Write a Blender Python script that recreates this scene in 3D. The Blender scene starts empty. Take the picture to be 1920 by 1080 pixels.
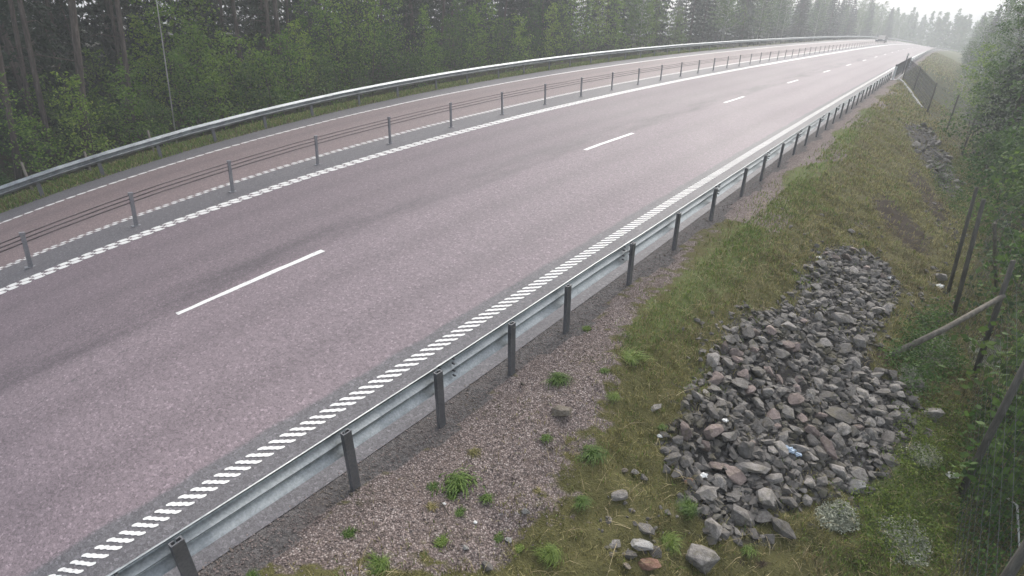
import bpy, bmesh, math, random
import numpy as np
from mathutils import Vector, Matrix, Quaternion
from mathutils.bvhtree import BVHTree
PI = math.pi
random.seed(7)
rng = np.random.default_rng(11)
scene = bpy.context.scene
C = scene.collection

# ------------------------------------------------------------------ camera
PITCH, CAM_H, FPX = 0.469, 4.34, 1012.0          # pitch below the horizon, height, focal length in photo pixels
cam_d = bpy.data.cameras.new('camera')
cam_d.sensor_width = 36.0
cam_d.lens = 36.0 * FPX / 1920.0
cam_d.clip_start, cam_d.clip_end = 0.05, 3000.0
cam = bpy.data.objects.new('camera', cam_d)
C.objects.link(cam)
cam.location = (0, 0, CAM_H)
cam.rotation_euler = (PI / 2 - PITCH, 0, 0)
scene.camera = cam

# ------------------------------------------------------------------ sky, sun, exposure (overcast)
SUN_EL, SUN_ROT = math.radians(44), math.radians(26)
world = bpy.data.worlds.new('World')
scene.world = world
world.use_nodes = True
wn, wl = world.node_tree.nodes, world.node_tree.links
bg = wn['Background']
sky = wn.new('ShaderNodeTexSky')
sky.sky_type = 'NISHITA'
sky.sun_disc = False
sky.sun_elevation, sky.sun_rotation = SUN_EL, SUN_ROT
sky.dust_density, sky.air_density, sky.ozone_density = 4.0, 1.2, 1.0
hsv = wn.new('ShaderNodeHueSaturation')
hsv.inputs['Saturation'].default_value = 0.48
wl.new(sky.outputs[0], hsv.inputs['Color'])
wl.new(hsv.outputs[0], bg.inputs['Color'])
bg.inputs['Strength'].default_value = 0.13
sun_d = bpy.data.lights.new('sun', 'SUN')
sun_d.energy, sun_d.angle, sun_d.color = 0.7, math.radians(70), (1.0, 0.97, 0.93)
sun = bpy.data.objects.new('sun', sun_d)
C.objects.link(sun)
sun.rotation_euler = (-Vector((math.sin(SUN_ROT) * math.cos(SUN_EL), math.cos(SUN_ROT) * math.cos(SUN_EL), math.sin(SUN_EL)))).to_track_quat('-Z', 'Y').to_euler()
scene.view_settings.view_transform = 'Standard'
scene.view_settings.look = 'None'
scene.view_settings.gamma = 1.0
scene.view_settings.exposure = 1.22
scene.render.engine = 'CYCLES'
cy = scene.cycles
cy.use_denoising = True
cy.max_bounces, cy.diffuse_bounces, cy.glossy_bounces, cy.transparent_max_bounces = 5, 3, 2, 4
cy.volume_bounces = 1
cy.sample_clamp_indirect = 4.0

# ------------------------------------------------------------------ fitted road table, lens distortion baked into its shape: at each station s, ten lines across (x, y, z, height scale)
OG = [-12.6, -10.9, -8.5, -6.26, -4.6, -2.3, 0.0, 2.0, 3.93, 5.04]
HAZE = 0.0026
TABLE = [
[-4,-16.27,13.91,-1.26,0.86,-15.04,12.73,-1.12,0.87,-13.30,11.08,-0.92,0.88,-11.67,9.54,-0.74,0.88,-10.46,8.41,-0.61,0.89,-8.78,6.84,-0.44,0.90,-7.08,5.29,-0.27,0.91,-5.59,3.97,-0.14,0.92,-4.13,2.75,-0.01,0.93,-3.28,2.08,0.07,0.92],
[-3,-15.83,14.36,-1.10,0.87,-14.60,13.19,-0.96,0.87,-12.86,11.53,-0.77,0.88,-11.24,9.99,-0.59,0.89,-10.03,8.85,-0.46,0.90,-8.35,7.28,-0.30,0.92,-6.66,5.72,-0.14,0.93,-5.16,4.39,-0.02,0.95,-3.69,3.14,0.09,0.95,-2.82,2.45,0.16,0.94],
[-2,-15.40,14.85,-0.95,0.88,-14.17,13.68,-0.81,0.88,-12.44,12.03,-0.63,0.89,-10.81,10.49,-0.46,0.90,-9.61,9.35,-0.34,0.91,-7.93,7.79,-0.19,0.93,-6.24,6.24,-0.05,0.96,-4.75,4.92,0.03,0.98,-3.28,3.68,0.08,1.00,-2.41,3.00,0.10,0.99],
[-1,-14.97,15.38,-0.81,0.88,-13.74,14.21,-0.68,0.89,-12.01,12.57,-0.50,0.90,-10.39,11.04,-0.34,0.92,-9.18,9.91,-0.23,0.93,-7.51,8.37,-0.09,0.95,-5.82,6.85,0.01,0.98,-4.32,5.56,0.05,1.02,-2.84,4.37,0.02,1.06,-1.95,3.72,-0.04,1.07],
[0,-14.54,15.94,-0.68,0.89,-13.31,14.78,-0.55,0.90,-11.58,13.15,-0.38,0.91,-9.96,11.64,-0.23,0.93,-8.75,10.53,-0.13,0.94,-7.07,9.01,-0.02,0.97,-5.37,7.53,0.05,1.01,-3.85,6.29,0.05,1.06,-2.32,5.15,-0.04,1.11,-1.38,4.53,-0.13,1.13],
[1,-14.10,16.54,-0.55,0.90,-12.87,15.39,-0.43,0.91,-11.14,13.78,-0.27,0.92,-9.51,12.29,-0.13,0.94,-8.30,11.20,-0.05,0.96,-6.61,9.71,0.05,0.99,-4.88,8.28,0.08,1.04,-3.32,7.08,0.05,1.09,-1.71,5.98,-0.06,1.14,-0.72,5.35,-0.14,1.16],
[2,-13.65,17.17,-0.44,0.91,-12.42,16.03,-0.32,0.92,-10.68,14.44,-0.17,0.94,-9.05,12.98,-0.05,0.96,-7.83,11.91,0.03,0.98,-6.11,10.46,0.10,1.01,-4.34,9.07,0.12,1.06,-2.72,7.91,0.07,1.11,-1.04,6.81,-0.03,1.16,-0.03,6.15,-0.09,1.17],
[3,-13.20,17.83,-0.33,0.92,-11.96,16.71,-0.22,0.93,-10.21,15.14,-0.08,0.95,-8.56,13.70,0.03,0.97,-7.32,12.66,0.10,0.99,-5.57,11.25,0.16,1.03,-3.75,9.89,0.16,1.07,-2.08,8.74,0.10,1.12,-0.35,7.62,0.02,1.16,0.67,6.94,-0.01,1.16],
[4,-12.73,18.52,-0.23,0.92,-11.48,17.42,-0.12,0.94,-9.72,15.87,0.01,0.96,-8.05,14.46,0.11,0.98,-6.79,13.44,0.16,1.00,-5.00,12.05,0.21,1.04,-3.13,10.71,0.20,1.08,-1.40,9.56,0.15,1.12,0.35,8.41,0.08,1.15,1.35,7.71,0.07,1.15],
[5,-12.24,19.24,-0.13,0.93,-10.99,18.15,-0.03,0.94,-9.20,16.63,0.09,0.97,-7.51,15.24,0.18,0.99,-6.23,14.24,0.23,1.01,-4.40,12.87,0.26,1.05,-2.47,11.54,0.24,1.09,-0.71,10.37,0.20,1.12,1.04,9.19,0.15,1.13,2.02,8.47,0.14,1.12],
[6,-11.74,19.98,-0.03,0.94,-10.47,18.90,0.06,0.95,-8.67,17.41,0.17,0.97,-6.95,16.04,0.25,1.00,-5.64,15.05,0.29,1.02,-3.77,13.70,0.31,1.05,-1.80,12.36,0.29,1.09,-0.02,11.17,0.25,1.11,1.72,9.96,0.21,1.11,2.68,9.24,0.20,1.10],
[7,-11.21,20.74,0.05,0.95,-9.94,19.67,0.14,0.96,-8.11,18.20,0.24,0.98,-6.36,16.85,0.31,1.01,-5.02,15.87,0.34,1.03,-3.11,14.52,0.36,1.06,-1.12,13.17,0.34,1.08,0.67,11.95,0.30,1.10,2.38,10.72,0.27,1.09,3.31,10.00,0.25,1.08],
[8,-10.67,21.51,0.14,0.95,-9.38,20.46,0.22,0.97,-7.53,19.00,0.31,0.99,-5.75,17.67,0.37,1.01,-4.39,16.69,0.40,1.03,-2.45,15.34,0.41,1.06,-0.43,13.97,0.39,1.08,1.35,12.73,0.35,1.09,3.03,11.49,0.31,1.08,3.94,10.77,0.29,1.06],
[9,-10.12,22.30,0.22,0.96,-8.81,21.26,0.29,0.97,-6.93,19.81,0.38,0.99,-5.12,18.48,0.43,1.01,-3.74,17.51,0.45,1.03,-1.77,16.15,0.46,1.05,0.26,14.76,0.43,1.07,2.03,13.51,0.40,1.07,3.67,12.26,0.35,1.06,4.56,11.55,0.32,1.04],
[10,-9.54,23.10,0.30,0.96,-8.22,22.07,0.36,0.98,-6.31,20.63,0.44,1.00,-4.47,19.30,0.48,1.02,-3.07,18.32,0.50,1.03,-1.09,16.95,0.50,1.05,0.94,15.55,0.47,1.06,2.69,14.28,0.43,1.06,4.30,13.03,0.38,1.04,5.18,12.32,0.35,1.03],
[11,-8.95,23.90,0.37,0.97,-7.61,22.88,0.43,0.98,-5.67,21.45,0.50,1.00,-3.81,20.12,0.54,1.02,-2.40,19.13,0.55,1.03,-0.40,17.75,0.54,1.04,1.62,16.33,0.51,1.05,3.34,15.05,0.46,1.05,4.93,13.81,0.40,1.03,5.79,13.10,0.36,1.02],
[12,-8.35,24.71,0.44,0.97,-6.99,23.69,0.50,0.98,-5.03,22.26,0.55,1.00,-3.15,20.93,0.59,1.02,-1.72,19.94,0.59,1.03,0.28,18.54,0.58,1.04,2.29,17.10,0.54,1.04,3.99,15.82,0.49,1.03,5.55,14.58,0.42,1.02,6.39,13.88,0.37,1.00],
[13,-7.73,25.52,0.51,0.98,-6.35,24.51,0.56,0.99,-4.37,23.08,0.61,1.00,-2.48,21.74,0.63,1.02,-1.04,20.74,0.63,1.02,0.96,19.33,0.62,1.03,2.95,17.88,0.57,1.03,4.63,16.59,0.51,1.02,6.16,15.36,0.43,1.01,6.99,14.67,0.38,0.99],
[14,-7.10,26.34,0.57,0.98,-5.71,25.32,0.61,0.99,-3.71,23.89,0.66,1.00,-1.80,22.55,0.68,1.01,-0.36,21.54,0.67,1.02,1.63,20.11,0.65,1.02,3.61,18.65,0.59,1.02,5.26,17.36,0.53,1.01,6.77,16.14,0.44,0.99,7.59,15.46,0.38,0.98],
[15,-6.45,27.15,0.63,0.98,-5.05,26.14,0.67,0.99,-3.04,24.70,0.70,1.00,-1.12,23.35,0.71,1.01,0.32,22.33,0.71,1.02,2.31,20.89,0.67,1.02,4.26,19.42,0.61,1.01,5.89,18.14,0.54,1.00,7.38,16.92,0.45,0.99,8.18,16.25,0.38,0.97],
[16,-5.80,27.97,0.69,0.98,-4.39,26.95,0.72,0.99,-2.36,25.51,0.75,1.00,-0.44,24.14,0.75,1.01,0.99,23.12,0.74,1.01,2.97,21.67,0.70,1.01,4.91,20.20,0.63,1.01,6.51,18.91,0.55,0.99,7.98,17.71,0.45,0.98,8.78,17.04,0.38,0.97],
[17,-5.15,28.78,0.74,0.98,-3.72,27.76,0.77,0.99,-1.69,26.31,0.79,1.00,0.24,24.93,0.78,1.00,1.67,23.90,0.77,1.01,3.63,22.44,0.72,1.00,5.55,20.97,0.64,1.00,7.13,19.69,0.55,0.99,8.58,18.49,0.44,0.97,9.37,17.83,0.37,0.96],
[18,-4.48,29.59,0.79,0.98,-3.05,28.57,0.81,0.99,-1.01,27.10,0.83,0.99,0.92,25.72,0.81,1.00,2.34,24.68,0.79,1.00,4.29,23.22,0.73,1.00,6.18,21.74,0.65,0.99,7.75,20.47,0.56,0.98,9.18,19.28,0.44,0.96,9.96,18.62,0.36,0.95],
[19,-3.81,30.40,0.84,0.98,-2.38,29.37,0.85,0.99,-0.33,27.90,0.86,0.99,1.59,26.51,0.84,1.00,3.01,25.46,0.81,1.00,4.94,23.99,0.75,0.99,6.81,22.52,0.66,0.98,8.36,21.25,0.56,0.97,9.78,20.07,0.43,0.96,10.56,19.41,0.35,0.95],
[20,-3.14,31.20,0.88,0.98,-1.70,30.17,0.89,0.98,0.35,28.69,0.89,0.99,2.26,27.29,0.87,0.99,3.67,26.24,0.83,0.99,5.59,24.77,0.76,0.99,7.44,23.29,0.66,0.98,8.97,22.03,0.55,0.96,10.38,20.86,0.43,0.95,11.15,20.21,0.34,0.94],
[22,-1.79,32.80,0.96,0.98,-0.34,31.76,0.96,0.98,1.70,30.26,0.95,0.98,3.60,28.85,0.91,0.98,4.99,27.79,0.86,0.98,6.87,26.32,0.78,0.97,8.68,24.85,0.66,0.96,10.19,23.60,0.54,0.95,11.57,22.44,0.40,0.94,12.33,21.80,0.31,0.93],
[24,-0.43,34.39,1.03,0.97,1.01,33.33,1.02,0.98,3.04,31.83,0.99,0.98,4.92,30.40,0.94,0.97,6.29,29.34,0.88,0.97,8.14,27.87,0.78,0.96,9.92,26.41,0.66,0.95,11.39,25.17,0.52,0.94,12.75,24.03,0.38,0.93,13.50,23.40,0.28,0.92],
[26,0.92,35.97,1.09,0.97,2.36,34.90,1.07,0.97,4.37,33.38,1.02,0.97,6.23,31.95,0.96,0.97,7.58,30.89,0.89,0.96,9.40,29.42,0.78,0.95,11.14,27.97,0.64,0.94,12.60,26.75,0.50,0.93,13.94,25.62,0.35,0.92,14.68,24.99,0.25,0.91],
[28,2.27,37.54,1.14,0.96,3.70,36.46,1.11,0.96,5.69,34.94,1.05,0.96,7.53,33.50,0.97,0.96,8.86,32.44,0.90,0.95,10.65,30.97,0.77,0.95,12.36,29.54,0.63,0.94,13.80,28.33,0.48,0.93,15.12,27.21,0.31,0.91,15.86,26.59,0.21,0.91],
[30,3.61,39.10,1.18,0.96,5.03,38.02,1.14,0.96,7.00,36.49,1.07,0.96,8.81,35.05,0.98,0.95,10.12,33.99,0.90,0.95,11.88,32.53,0.76,0.94,13.58,31.11,0.60,0.93,14.99,29.91,0.45,0.92,16.30,28.80,0.27,0.91,17.04,28.19,0.17,0.90],
[32,4.95,40.66,1.21,0.95,6.35,39.57,1.16,0.95,8.30,38.03,1.08,0.95,10.09,36.60,0.98,0.94,11.38,35.54,0.89,0.94,13.12,34.09,0.75,0.93,14.79,32.68,0.58,0.92,16.19,31.50,0.41,0.91,17.49,30.40,0.24,0.90,18.21,29.79,0.13,0.90],
[34,6.27,42.21,1.24,0.95,7.66,41.12,1.18,0.95,9.59,39.58,1.09,0.94,11.36,38.15,0.97,0.94,12.63,37.10,0.88,0.93,14.34,35.66,0.73,0.92,15.99,34.26,0.55,0.92,17.38,33.08,0.38,0.91,18.67,32.00,0.20,0.90,19.39,31.39,0.08,0.89],
[36,7.59,43.76,1.26,0.94,8.97,42.67,1.19,0.94,10.88,41.13,1.09,0.94,12.61,39.70,0.97,0.93,13.87,38.65,0.86,0.93,15.57,37.23,0.70,0.92,17.20,35.84,0.52,0.91,18.57,34.67,0.34,0.90,19.85,33.59,0.15,0.89,20.57,33.00,0.04,0.89],
[38,8.90,45.31,1.27,0.94,10.26,44.22,1.20,0.94,12.15,42.68,1.08,0.93,13.87,41.26,0.95,0.93,15.11,40.22,0.84,0.92,16.78,38.80,0.68,0.91,18.40,37.42,0.48,0.91,19.76,36.26,0.30,0.90,21.03,35.19,0.11,0.89,21.75,34.60,-0.01,0.88],
[40,10.20,46.86,1.28,0.94,11.55,45.77,1.20,0.93,13.41,44.23,1.07,0.93,15.11,42.82,0.94,0.92,16.34,41.78,0.82,0.92,18.00,40.37,0.65,0.91,19.60,39.00,0.45,0.90,20.95,37.85,0.26,0.89,22.21,36.79,0.07,0.89,22.93,36.20,-0.05,0.88],
[42,11.49,48.41,1.28,0.93,12.83,47.32,1.20,0.93,14.67,45.79,1.06,0.92,16.35,44.37,0.92,0.92,17.57,43.34,0.80,0.91,19.21,41.94,0.62,0.90,20.80,40.58,0.41,0.90,22.14,39.45,0.22,0.89,23.40,38.39,0.02,0.88,24.11,37.81,-0.10,0.88],
[44,12.78,49.95,1.28,0.93,14.10,48.87,1.19,0.92,15.93,47.34,1.05,0.92,17.59,45.94,0.90,0.91,18.79,44.91,0.77,0.91,20.42,43.52,0.58,0.90,22.00,42.17,0.38,0.89,23.33,41.04,0.18,0.89,24.58,39.99,-0.02,0.88,25.29,39.41,-0.15,0.87],
[46,14.05,51.50,1.28,0.92,15.36,50.42,1.18,0.92,17.17,48.90,1.03,0.91,18.82,47.50,0.87,0.91,20.01,46.48,0.74,0.90,21.63,45.10,0.55,0.90,23.19,43.76,0.34,0.89,24.52,42.63,0.14,0.88,25.76,41.59,-0.07,0.88,26.47,41.01,-0.19,0.87],
[48,15.33,53.05,1.27,0.92,16.62,51.97,1.17,0.92,18.42,50.45,1.01,0.91,20.05,49.06,0.85,0.90,21.23,48.05,0.71,0.90,22.83,46.68,0.51,0.89,24.39,45.35,0.30,0.89,25.70,44.23,0.09,0.88,26.95,43.19,-0.11,0.87,27.65,42.62,-0.24,0.87],
[50,16.59,54.60,1.26,0.92,17.88,53.52,1.16,0.91,19.66,52.01,0.99,0.91,21.28,50.63,0.82,0.90,22.45,49.62,0.68,0.90,24.04,48.26,0.48,0.89,25.58,46.94,0.26,0.88,26.89,45.83,0.05,0.88,28.13,44.80,-0.16,0.87,28.83,44.22,-0.29,0.87],
[52,17.86,56.15,1.25,0.91,19.13,55.08,1.14,0.91,20.89,53.57,0.97,0.90,22.50,52.20,0.79,0.90,23.66,51.20,0.65,0.89,25.24,49.84,0.44,0.89,26.78,48.53,0.21,0.88,28.08,47.42,0.01,0.87,29.31,46.40,-0.21,0.87,30.01,45.83,-0.34,0.87],
[54,19.11,57.70,1.23,0.91,20.38,56.63,1.12,0.91,22.12,55.14,0.94,0.90,23.72,53.77,0.76,0.89,24.87,52.77,0.62,0.89,26.44,51.42,0.40,0.88,27.97,50.12,0.17,0.88,29.27,49.02,-0.04,0.87,30.50,48.00,-0.26,0.87,31.20,47.43,-0.38,0.86],
[56,20.36,59.26,1.22,0.91,21.62,58.19,1.10,0.90,23.35,56.70,0.91,0.90,24.94,55.34,0.73,0.89,26.08,54.35,0.58,0.89,27.64,53.01,0.36,0.88,29.17,51.71,0.13,0.88,30.46,50.62,-0.08,0.87,31.68,49.60,-0.30,0.86,32.38,49.03,-0.43,0.86],
[58,21.61,60.81,1.20,0.90,22.86,59.75,1.07,0.90,24.58,58.27,0.89,0.89,26.15,56.91,0.69,0.89,27.29,55.93,0.54,0.88,28.84,54.60,0.32,0.88,30.36,53.30,0.09,0.87,31.65,52.22,-0.13,0.87,32.87,51.20,-0.35,0.86,33.56,50.64,-0.48,0.86],
[60,22.86,62.37,1.18,0.90,24.09,61.31,1.05,0.90,25.80,59.84,0.86,0.89,27.37,58.49,0.66,0.89,28.50,57.51,0.51,0.88,30.04,56.18,0.28,0.88,31.55,54.90,0.04,0.87,32.84,53.82,-0.17,0.87,34.06,52.81,-0.40,0.86,34.75,52.24,-0.53,0.86],
[65,25.96,66.27,1.12,0.89,27.17,65.22,0.98,0.89,28.85,63.76,0.78,0.89,30.39,62.43,0.57,0.88,31.51,61.46,0.41,0.88,33.04,60.15,0.18,0.87,34.53,58.88,-0.06,0.87,35.81,57.81,-0.29,0.86,37.02,56.81,-0.52,0.86,37.71,56.26,-0.65,0.85],
[70,29.04,70.17,1.05,0.89,30.23,69.13,0.91,0.88,31.89,67.70,0.69,0.88,33.41,66.38,0.48,0.88,34.52,65.42,0.32,0.87,36.03,64.13,0.08,0.87,37.52,62.87,-0.18,0.86,38.78,61.81,-0.40,0.86,39.99,60.82,-0.63,0.85,40.68,60.27,-0.77,0.85],
[75,32.10,74.09,0.98,0.88,33.28,73.06,0.83,0.88,34.93,71.64,0.60,0.88,36.43,70.33,0.39,0.87,37.53,69.39,0.22,0.87,39.02,68.11,-0.03,0.86,40.50,66.86,-0.29,0.86,41.76,65.81,-0.52,0.85,42.96,64.83,-0.75,0.85,43.64,64.28,-0.89,0.85],
[80,35.16,78.01,0.90,0.88,36.33,76.99,0.74,0.88,37.95,75.58,0.51,0.87,39.44,74.29,0.29,0.87,40.53,73.36,0.11,0.86,42.02,72.09,-0.14,0.86,43.48,70.86,-0.40,0.86,44.73,69.82,-0.64,0.85,45.93,68.84,-0.87,0.85,46.61,68.29,-1.01,0.85],
[85,38.21,81.94,0.82,0.87,39.36,80.93,0.66,0.87,40.97,79.54,0.42,0.87,42.45,78.26,0.19,0.86,43.53,77.33,0.01,0.86,45.01,76.08,-0.25,0.86,46.46,74.85,-0.51,0.85,47.71,73.82,-0.75,0.85,48.90,72.85,-0.99,0.85,49.58,72.30,-1.13,0.84],
[90,41.25,85.87,0.73,0.87,42.39,84.88,0.56,0.87,43.99,83.49,0.32,0.86,45.45,82.23,0.08,0.86,46.53,81.31,-0.10,0.86,47.99,80.06,-0.36,0.85,49.44,78.85,-0.63,0.85,50.69,77.82,-0.87,0.85,51.88,76.85,-1.11,0.84,52.55,76.31,-1.25,0.84],
[95,44.28,89.81,0.64,0.87,45.42,88.82,0.47,0.86,47.00,87.45,0.22,0.86,48.46,86.20,-0.02,0.86,49.52,85.29,-0.20,0.86,50.98,84.05,-0.47,0.85,52.43,82.84,-0.74,0.85,53.67,81.82,-0.98,0.84,54.85,80.86,-1.23,0.84,55.53,80.32,-1.37,0.84],
[100,47.32,93.76,0.55,0.86,48.44,92.78,0.37,0.86,50.01,91.42,0.12,0.86,51.46,90.17,-0.13,0.86,52.52,89.27,-0.31,0.85,53.98,88.04,-0.58,0.85,55.41,86.84,-0.86,0.85,56.65,85.82,-1.10,0.84,57.83,84.87,-1.35,0.84,58.51,84.33,-1.49,0.84],
[105,50.35,97.71,0.45,0.86,51.47,96.74,0.27,0.86,53.03,95.39,0.01,0.86,54.47,94.15,-0.23,0.85,55.52,93.25,-0.42,0.85,56.97,92.03,-0.69,0.85,58.40,90.84,-0.97,0.84,59.63,89.82,-1.22,0.84,60.81,88.87,-1.46,0.84,61.48,88.33,-1.61,0.84],
[110,53.38,101.66,0.35,0.86,54.49,100.70,0.17,0.86,56.04,99.36,-0.09,0.85,57.47,98.13,-0.35,0.85,58.52,97.23,-0.54,0.85,59.96,96.02,-0.81,0.85,61.39,94.83,-1.09,0.84,62.62,93.82,-1.34,0.84,63.79,92.87,-1.59,0.84,64.47,92.33,-1.73,0.84],
[115,56.41,105.62,0.25,0.86,57.51,104.66,0.06,0.85,59.06,103.33,-0.20,0.85,60.48,102.11,-0.46,0.85,61.53,101.22,-0.65,0.85,62.96,100.01,-0.93,0.84,64.38,98.83,-1.21,0.84,65.61,97.82,-1.46,0.84,66.78,96.87,-1.71,0.84,67.45,96.33,-1.85,0.83],
[120,59.45,109.58,0.14,0.85,60.54,108.63,-0.05,0.85,62.08,107.30,-0.31,0.85,63.49,106.09,-0.57,0.85,64.53,105.20,-0.77,0.84,65.96,104.00,-1.05,0.84,67.38,102.82,-1.33,0.84,68.60,101.81,-1.58,0.84,69.77,100.87,-1.83,0.83,70.44,100.33,-1.98,0.83],
[135,68.58,121.48,-0.20,0.85,69.65,120.53,-0.39,0.85,71.16,119.22,-0.67,0.84,72.56,118.02,-0.93,0.84,73.58,117.14,-1.14,0.84,74.99,115.94,-1.42,0.84,76.39,114.77,-1.71,0.84,77.60,113.77,-1.96,0.83,78.76,112.83,-2.22,0.83,79.42,112.29,-2.36,0.83],
[150,77.78,133.37,-0.58,0.84,78.84,132.43,-0.78,0.84,80.32,131.12,-1.06,0.84,81.69,129.92,-1.33,0.84,82.70,129.05,-1.54,0.84,84.09,127.85,-1.82,0.83,85.47,126.68,-2.12,0.83,86.67,125.68,-2.38,0.83,87.81,124.73,-2.63,0.83,88.47,124.19,-2.78,0.83],
[165,87.10,145.23,-1.02,0.84,88.14,144.29,-1.22,0.84,89.59,142.98,-1.51,0.84,90.94,141.78,-1.78,0.84,91.93,140.90,-1.99,0.83,93.29,139.69,-2.28,0.83,94.65,138.51,-2.57,0.83,95.82,137.50,-2.83,0.83,96.95,136.54,-3.09,0.83,97.60,135.99,-3.23,0.83],
[180,96.59,157.03,-1.52,0.84,97.60,156.08,-1.72,0.84,99.02,154.76,-2.01,0.83,100.33,153.54,-2.29,0.83,101.30,152.65,-2.50,0.83,102.63,151.43,-2.79,0.83,103.96,150.24,-3.08,0.83,105.11,149.21,-3.35,0.83,106.21,148.23,-3.60,0.83,106.84,147.67,-3.75,0.82],
[195,106.30,168.73,-2.10,0.84,107.27,167.77,-2.31,0.83,108.65,166.43,-2.60,0.83,109.92,165.19,-2.88,0.83,110.86,164.28,-3.09,0.83,112.15,163.04,-3.38,0.83,113.44,161.81,-3.68,0.83,114.56,160.76,-3.94,0.82,115.63,159.76,-4.20,0.82,116.25,159.19,-4.34,0.82],
[210,116.28,180.29,-2.79,0.83,117.22,179.30,-3.00,0.83,118.54,177.93,-3.29,0.83,119.76,176.65,-3.57,0.83,120.66,175.72,-3.78,0.83,121.91,174.44,-4.07,0.83,123.15,173.18,-4.37,0.82,124.22,172.10,-4.63,0.82,125.25,171.06,-4.89,0.82,125.85,170.47,-5.03,0.82],
[225,126.60,191.64,-3.61,0.83,127.49,190.62,-3.82,0.83,128.74,189.20,-4.11,0.83,129.90,187.89,-4.39,0.83,130.76,186.92,-4.60,0.83,131.94,185.60,-4.89,0.82,133.12,184.29,-5.18,0.82,134.14,183.17,-5.44,0.82,135.12,182.09,-5.69,0.82,135.69,181.48,-5.84,0.82],
[240,137.31,202.71,-4.58,0.83,138.14,201.66,-4.78,0.83,139.31,200.18,-5.08,0.83,140.40,198.81,-5.35,0.83,141.20,197.81,-5.56,0.82,142.31,196.43,-5.84,0.82,143.41,195.07,-6.13,0.82,144.36,193.89,-6.39,0.82,145.28,192.77,-6.64,0.82,145.81,192.13,-6.78,0.82],
[255,148.48,213.41,-5.73,0.83,149.24,212.31,-5.93,0.83,150.31,210.77,-6.22,0.82,151.30,209.34,-6.49,0.82,152.03,208.29,-6.69,0.82,153.04,206.85,-6.97,0.82,154.05,205.42,-7.26,0.82,154.93,204.19,-7.51,0.82,155.77,203.01,-7.75,0.82,156.25,202.34,-7.89,0.82],
[270,160.15,223.63,-7.08,0.82,160.82,222.48,-7.28,0.82,161.76,220.86,-7.56,0.82,162.64,219.37,-7.82,0.82,163.29,218.27,-8.02,0.82,164.19,216.75,-8.29,0.82,165.08,215.25,-8.57,0.82,165.86,213.95,-8.81,0.82,166.61,212.71,-9.05,0.82,167.03,212.00,-9.19,0.82],
[285,172.34,233.24,-8.67,0.82,172.91,232.03,-8.86,0.82,173.71,230.34,-9.13,0.82,174.45,228.77,-9.38,0.82,175.00,227.61,-9.57,0.82,175.76,226.02,-9.84,0.82,176.52,224.44,-10.10,0.82,177.18,223.07,-10.34,0.82,177.81,221.76,-10.56,0.82,178.17,221.01,-10.70,0.81],
[300,185.07,242.09,-10.53,0.82,185.51,240.83,-10.71,0.82,186.14,239.05,-10.96,0.82,186.73,237.40,-11.20,0.82,187.16,236.18,-11.38,0.82,187.76,234.51,-11.63,0.82,188.35,232.84,-11.88,0.82,188.87,231.40,-12.10,0.81,189.36,230.02,-12.31,0.81,189.65,229.23,-12.44,0.81]]
TAB = np.array(TABLE)
TS = TAB[:, 0]
TV = TAB[:, 1:].reshape(len(TS), 10, 4)


def road_row(s, k):
    """column k of the road table at stations s, carried on straight beyond both ends"""
    s = np.asarray(s, float)
    out = np.stack([np.interp(s, TS, TV[:, k, j]) for j in range(4)], -1)
    lo, hi = s < TS[0], s > TS[-1]
    g0 = (TV[4, k] - TV[0, k]) / (TS[4] - TS[0])
    g0 = g0 * np.array([1, 1, 0.0, 0])
    g1 = (TV[-1, k] - TV[-2, k]) / (TS[-1] - TS[-2]) * np.array([1, 1, 0, 0])
    out = out + np.where(lo, s - TS[0], 0)[..., None] * g0 + np.where(hi, s - TS[-1], 0)[..., None] * g1
    return out


def normal_at(s, k):
    a, b = road_row(np.asarray(s) - 2, k), road_row(np.asarray(s) + 2, k)
    d = b[..., :2] - a[..., :2]
    d /= np.linalg.norm(d, axis=-1, keepdims=True)
    return np.stack([d[..., 1], -d[..., 0]], -1)          # points right


def sm(x):
    x = np.clip(x, 0, 1)
    return x * x * (3 - 2 * x)


def wob(x, y):
    return (np.sin(x * 1.7 + 1.3 * np.sin(y * 1.1)) * np.sin(y * 1.9 + 0.7) * 0.5
            + 0.5 * np.sin(x * 4.3 + y * 2.1 + 1.9 * np.sin(y * 2.7)) * np.sin(y * 4.9 - x * 1.7)
            + 0.35 * np.sin(x * 9.1 - y * 6.3) * np.sin(y * 10.7 + x * 3.1))


def road_pt(s, o):
    """the paved surface: xyz + height scale at station s, offset o (o>0 right)"""
    s, o = np.broadcast_arrays(np.asarray(s, float), np.asarray(o, float))
    rows = np.stack([road_row(s, k) for k in range(10)], 0)
    oc = np.clip(o, OG[0], OG[-1])
    i = np.clip(np.searchsorted(OG, oc) - 1, 0, 8)
    og = np.array(OG)
    t = ((oc - og[i]) / (og[i + 1] - og[i]))[..., None]
    a = np.take_along_axis(rows, i[None, ..., None], 0)[0]
    b = np.take_along_axis(rows, (i + 1)[None, ..., None], 0)[0]
    p = a * (1 - t) + b * t
    for edge, k, m in ((OG[-1], 9, o > OG[-1]), (OG[0], 0, o < OG[0])):
        if np.any(m):
            n = normal_at(s, k)
            p[..., :2] += np.where(m, o - edge, 0)[..., None] * n
    return p


BR0, BR1 = 54.0, 76.0                                      # the bridge


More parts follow.
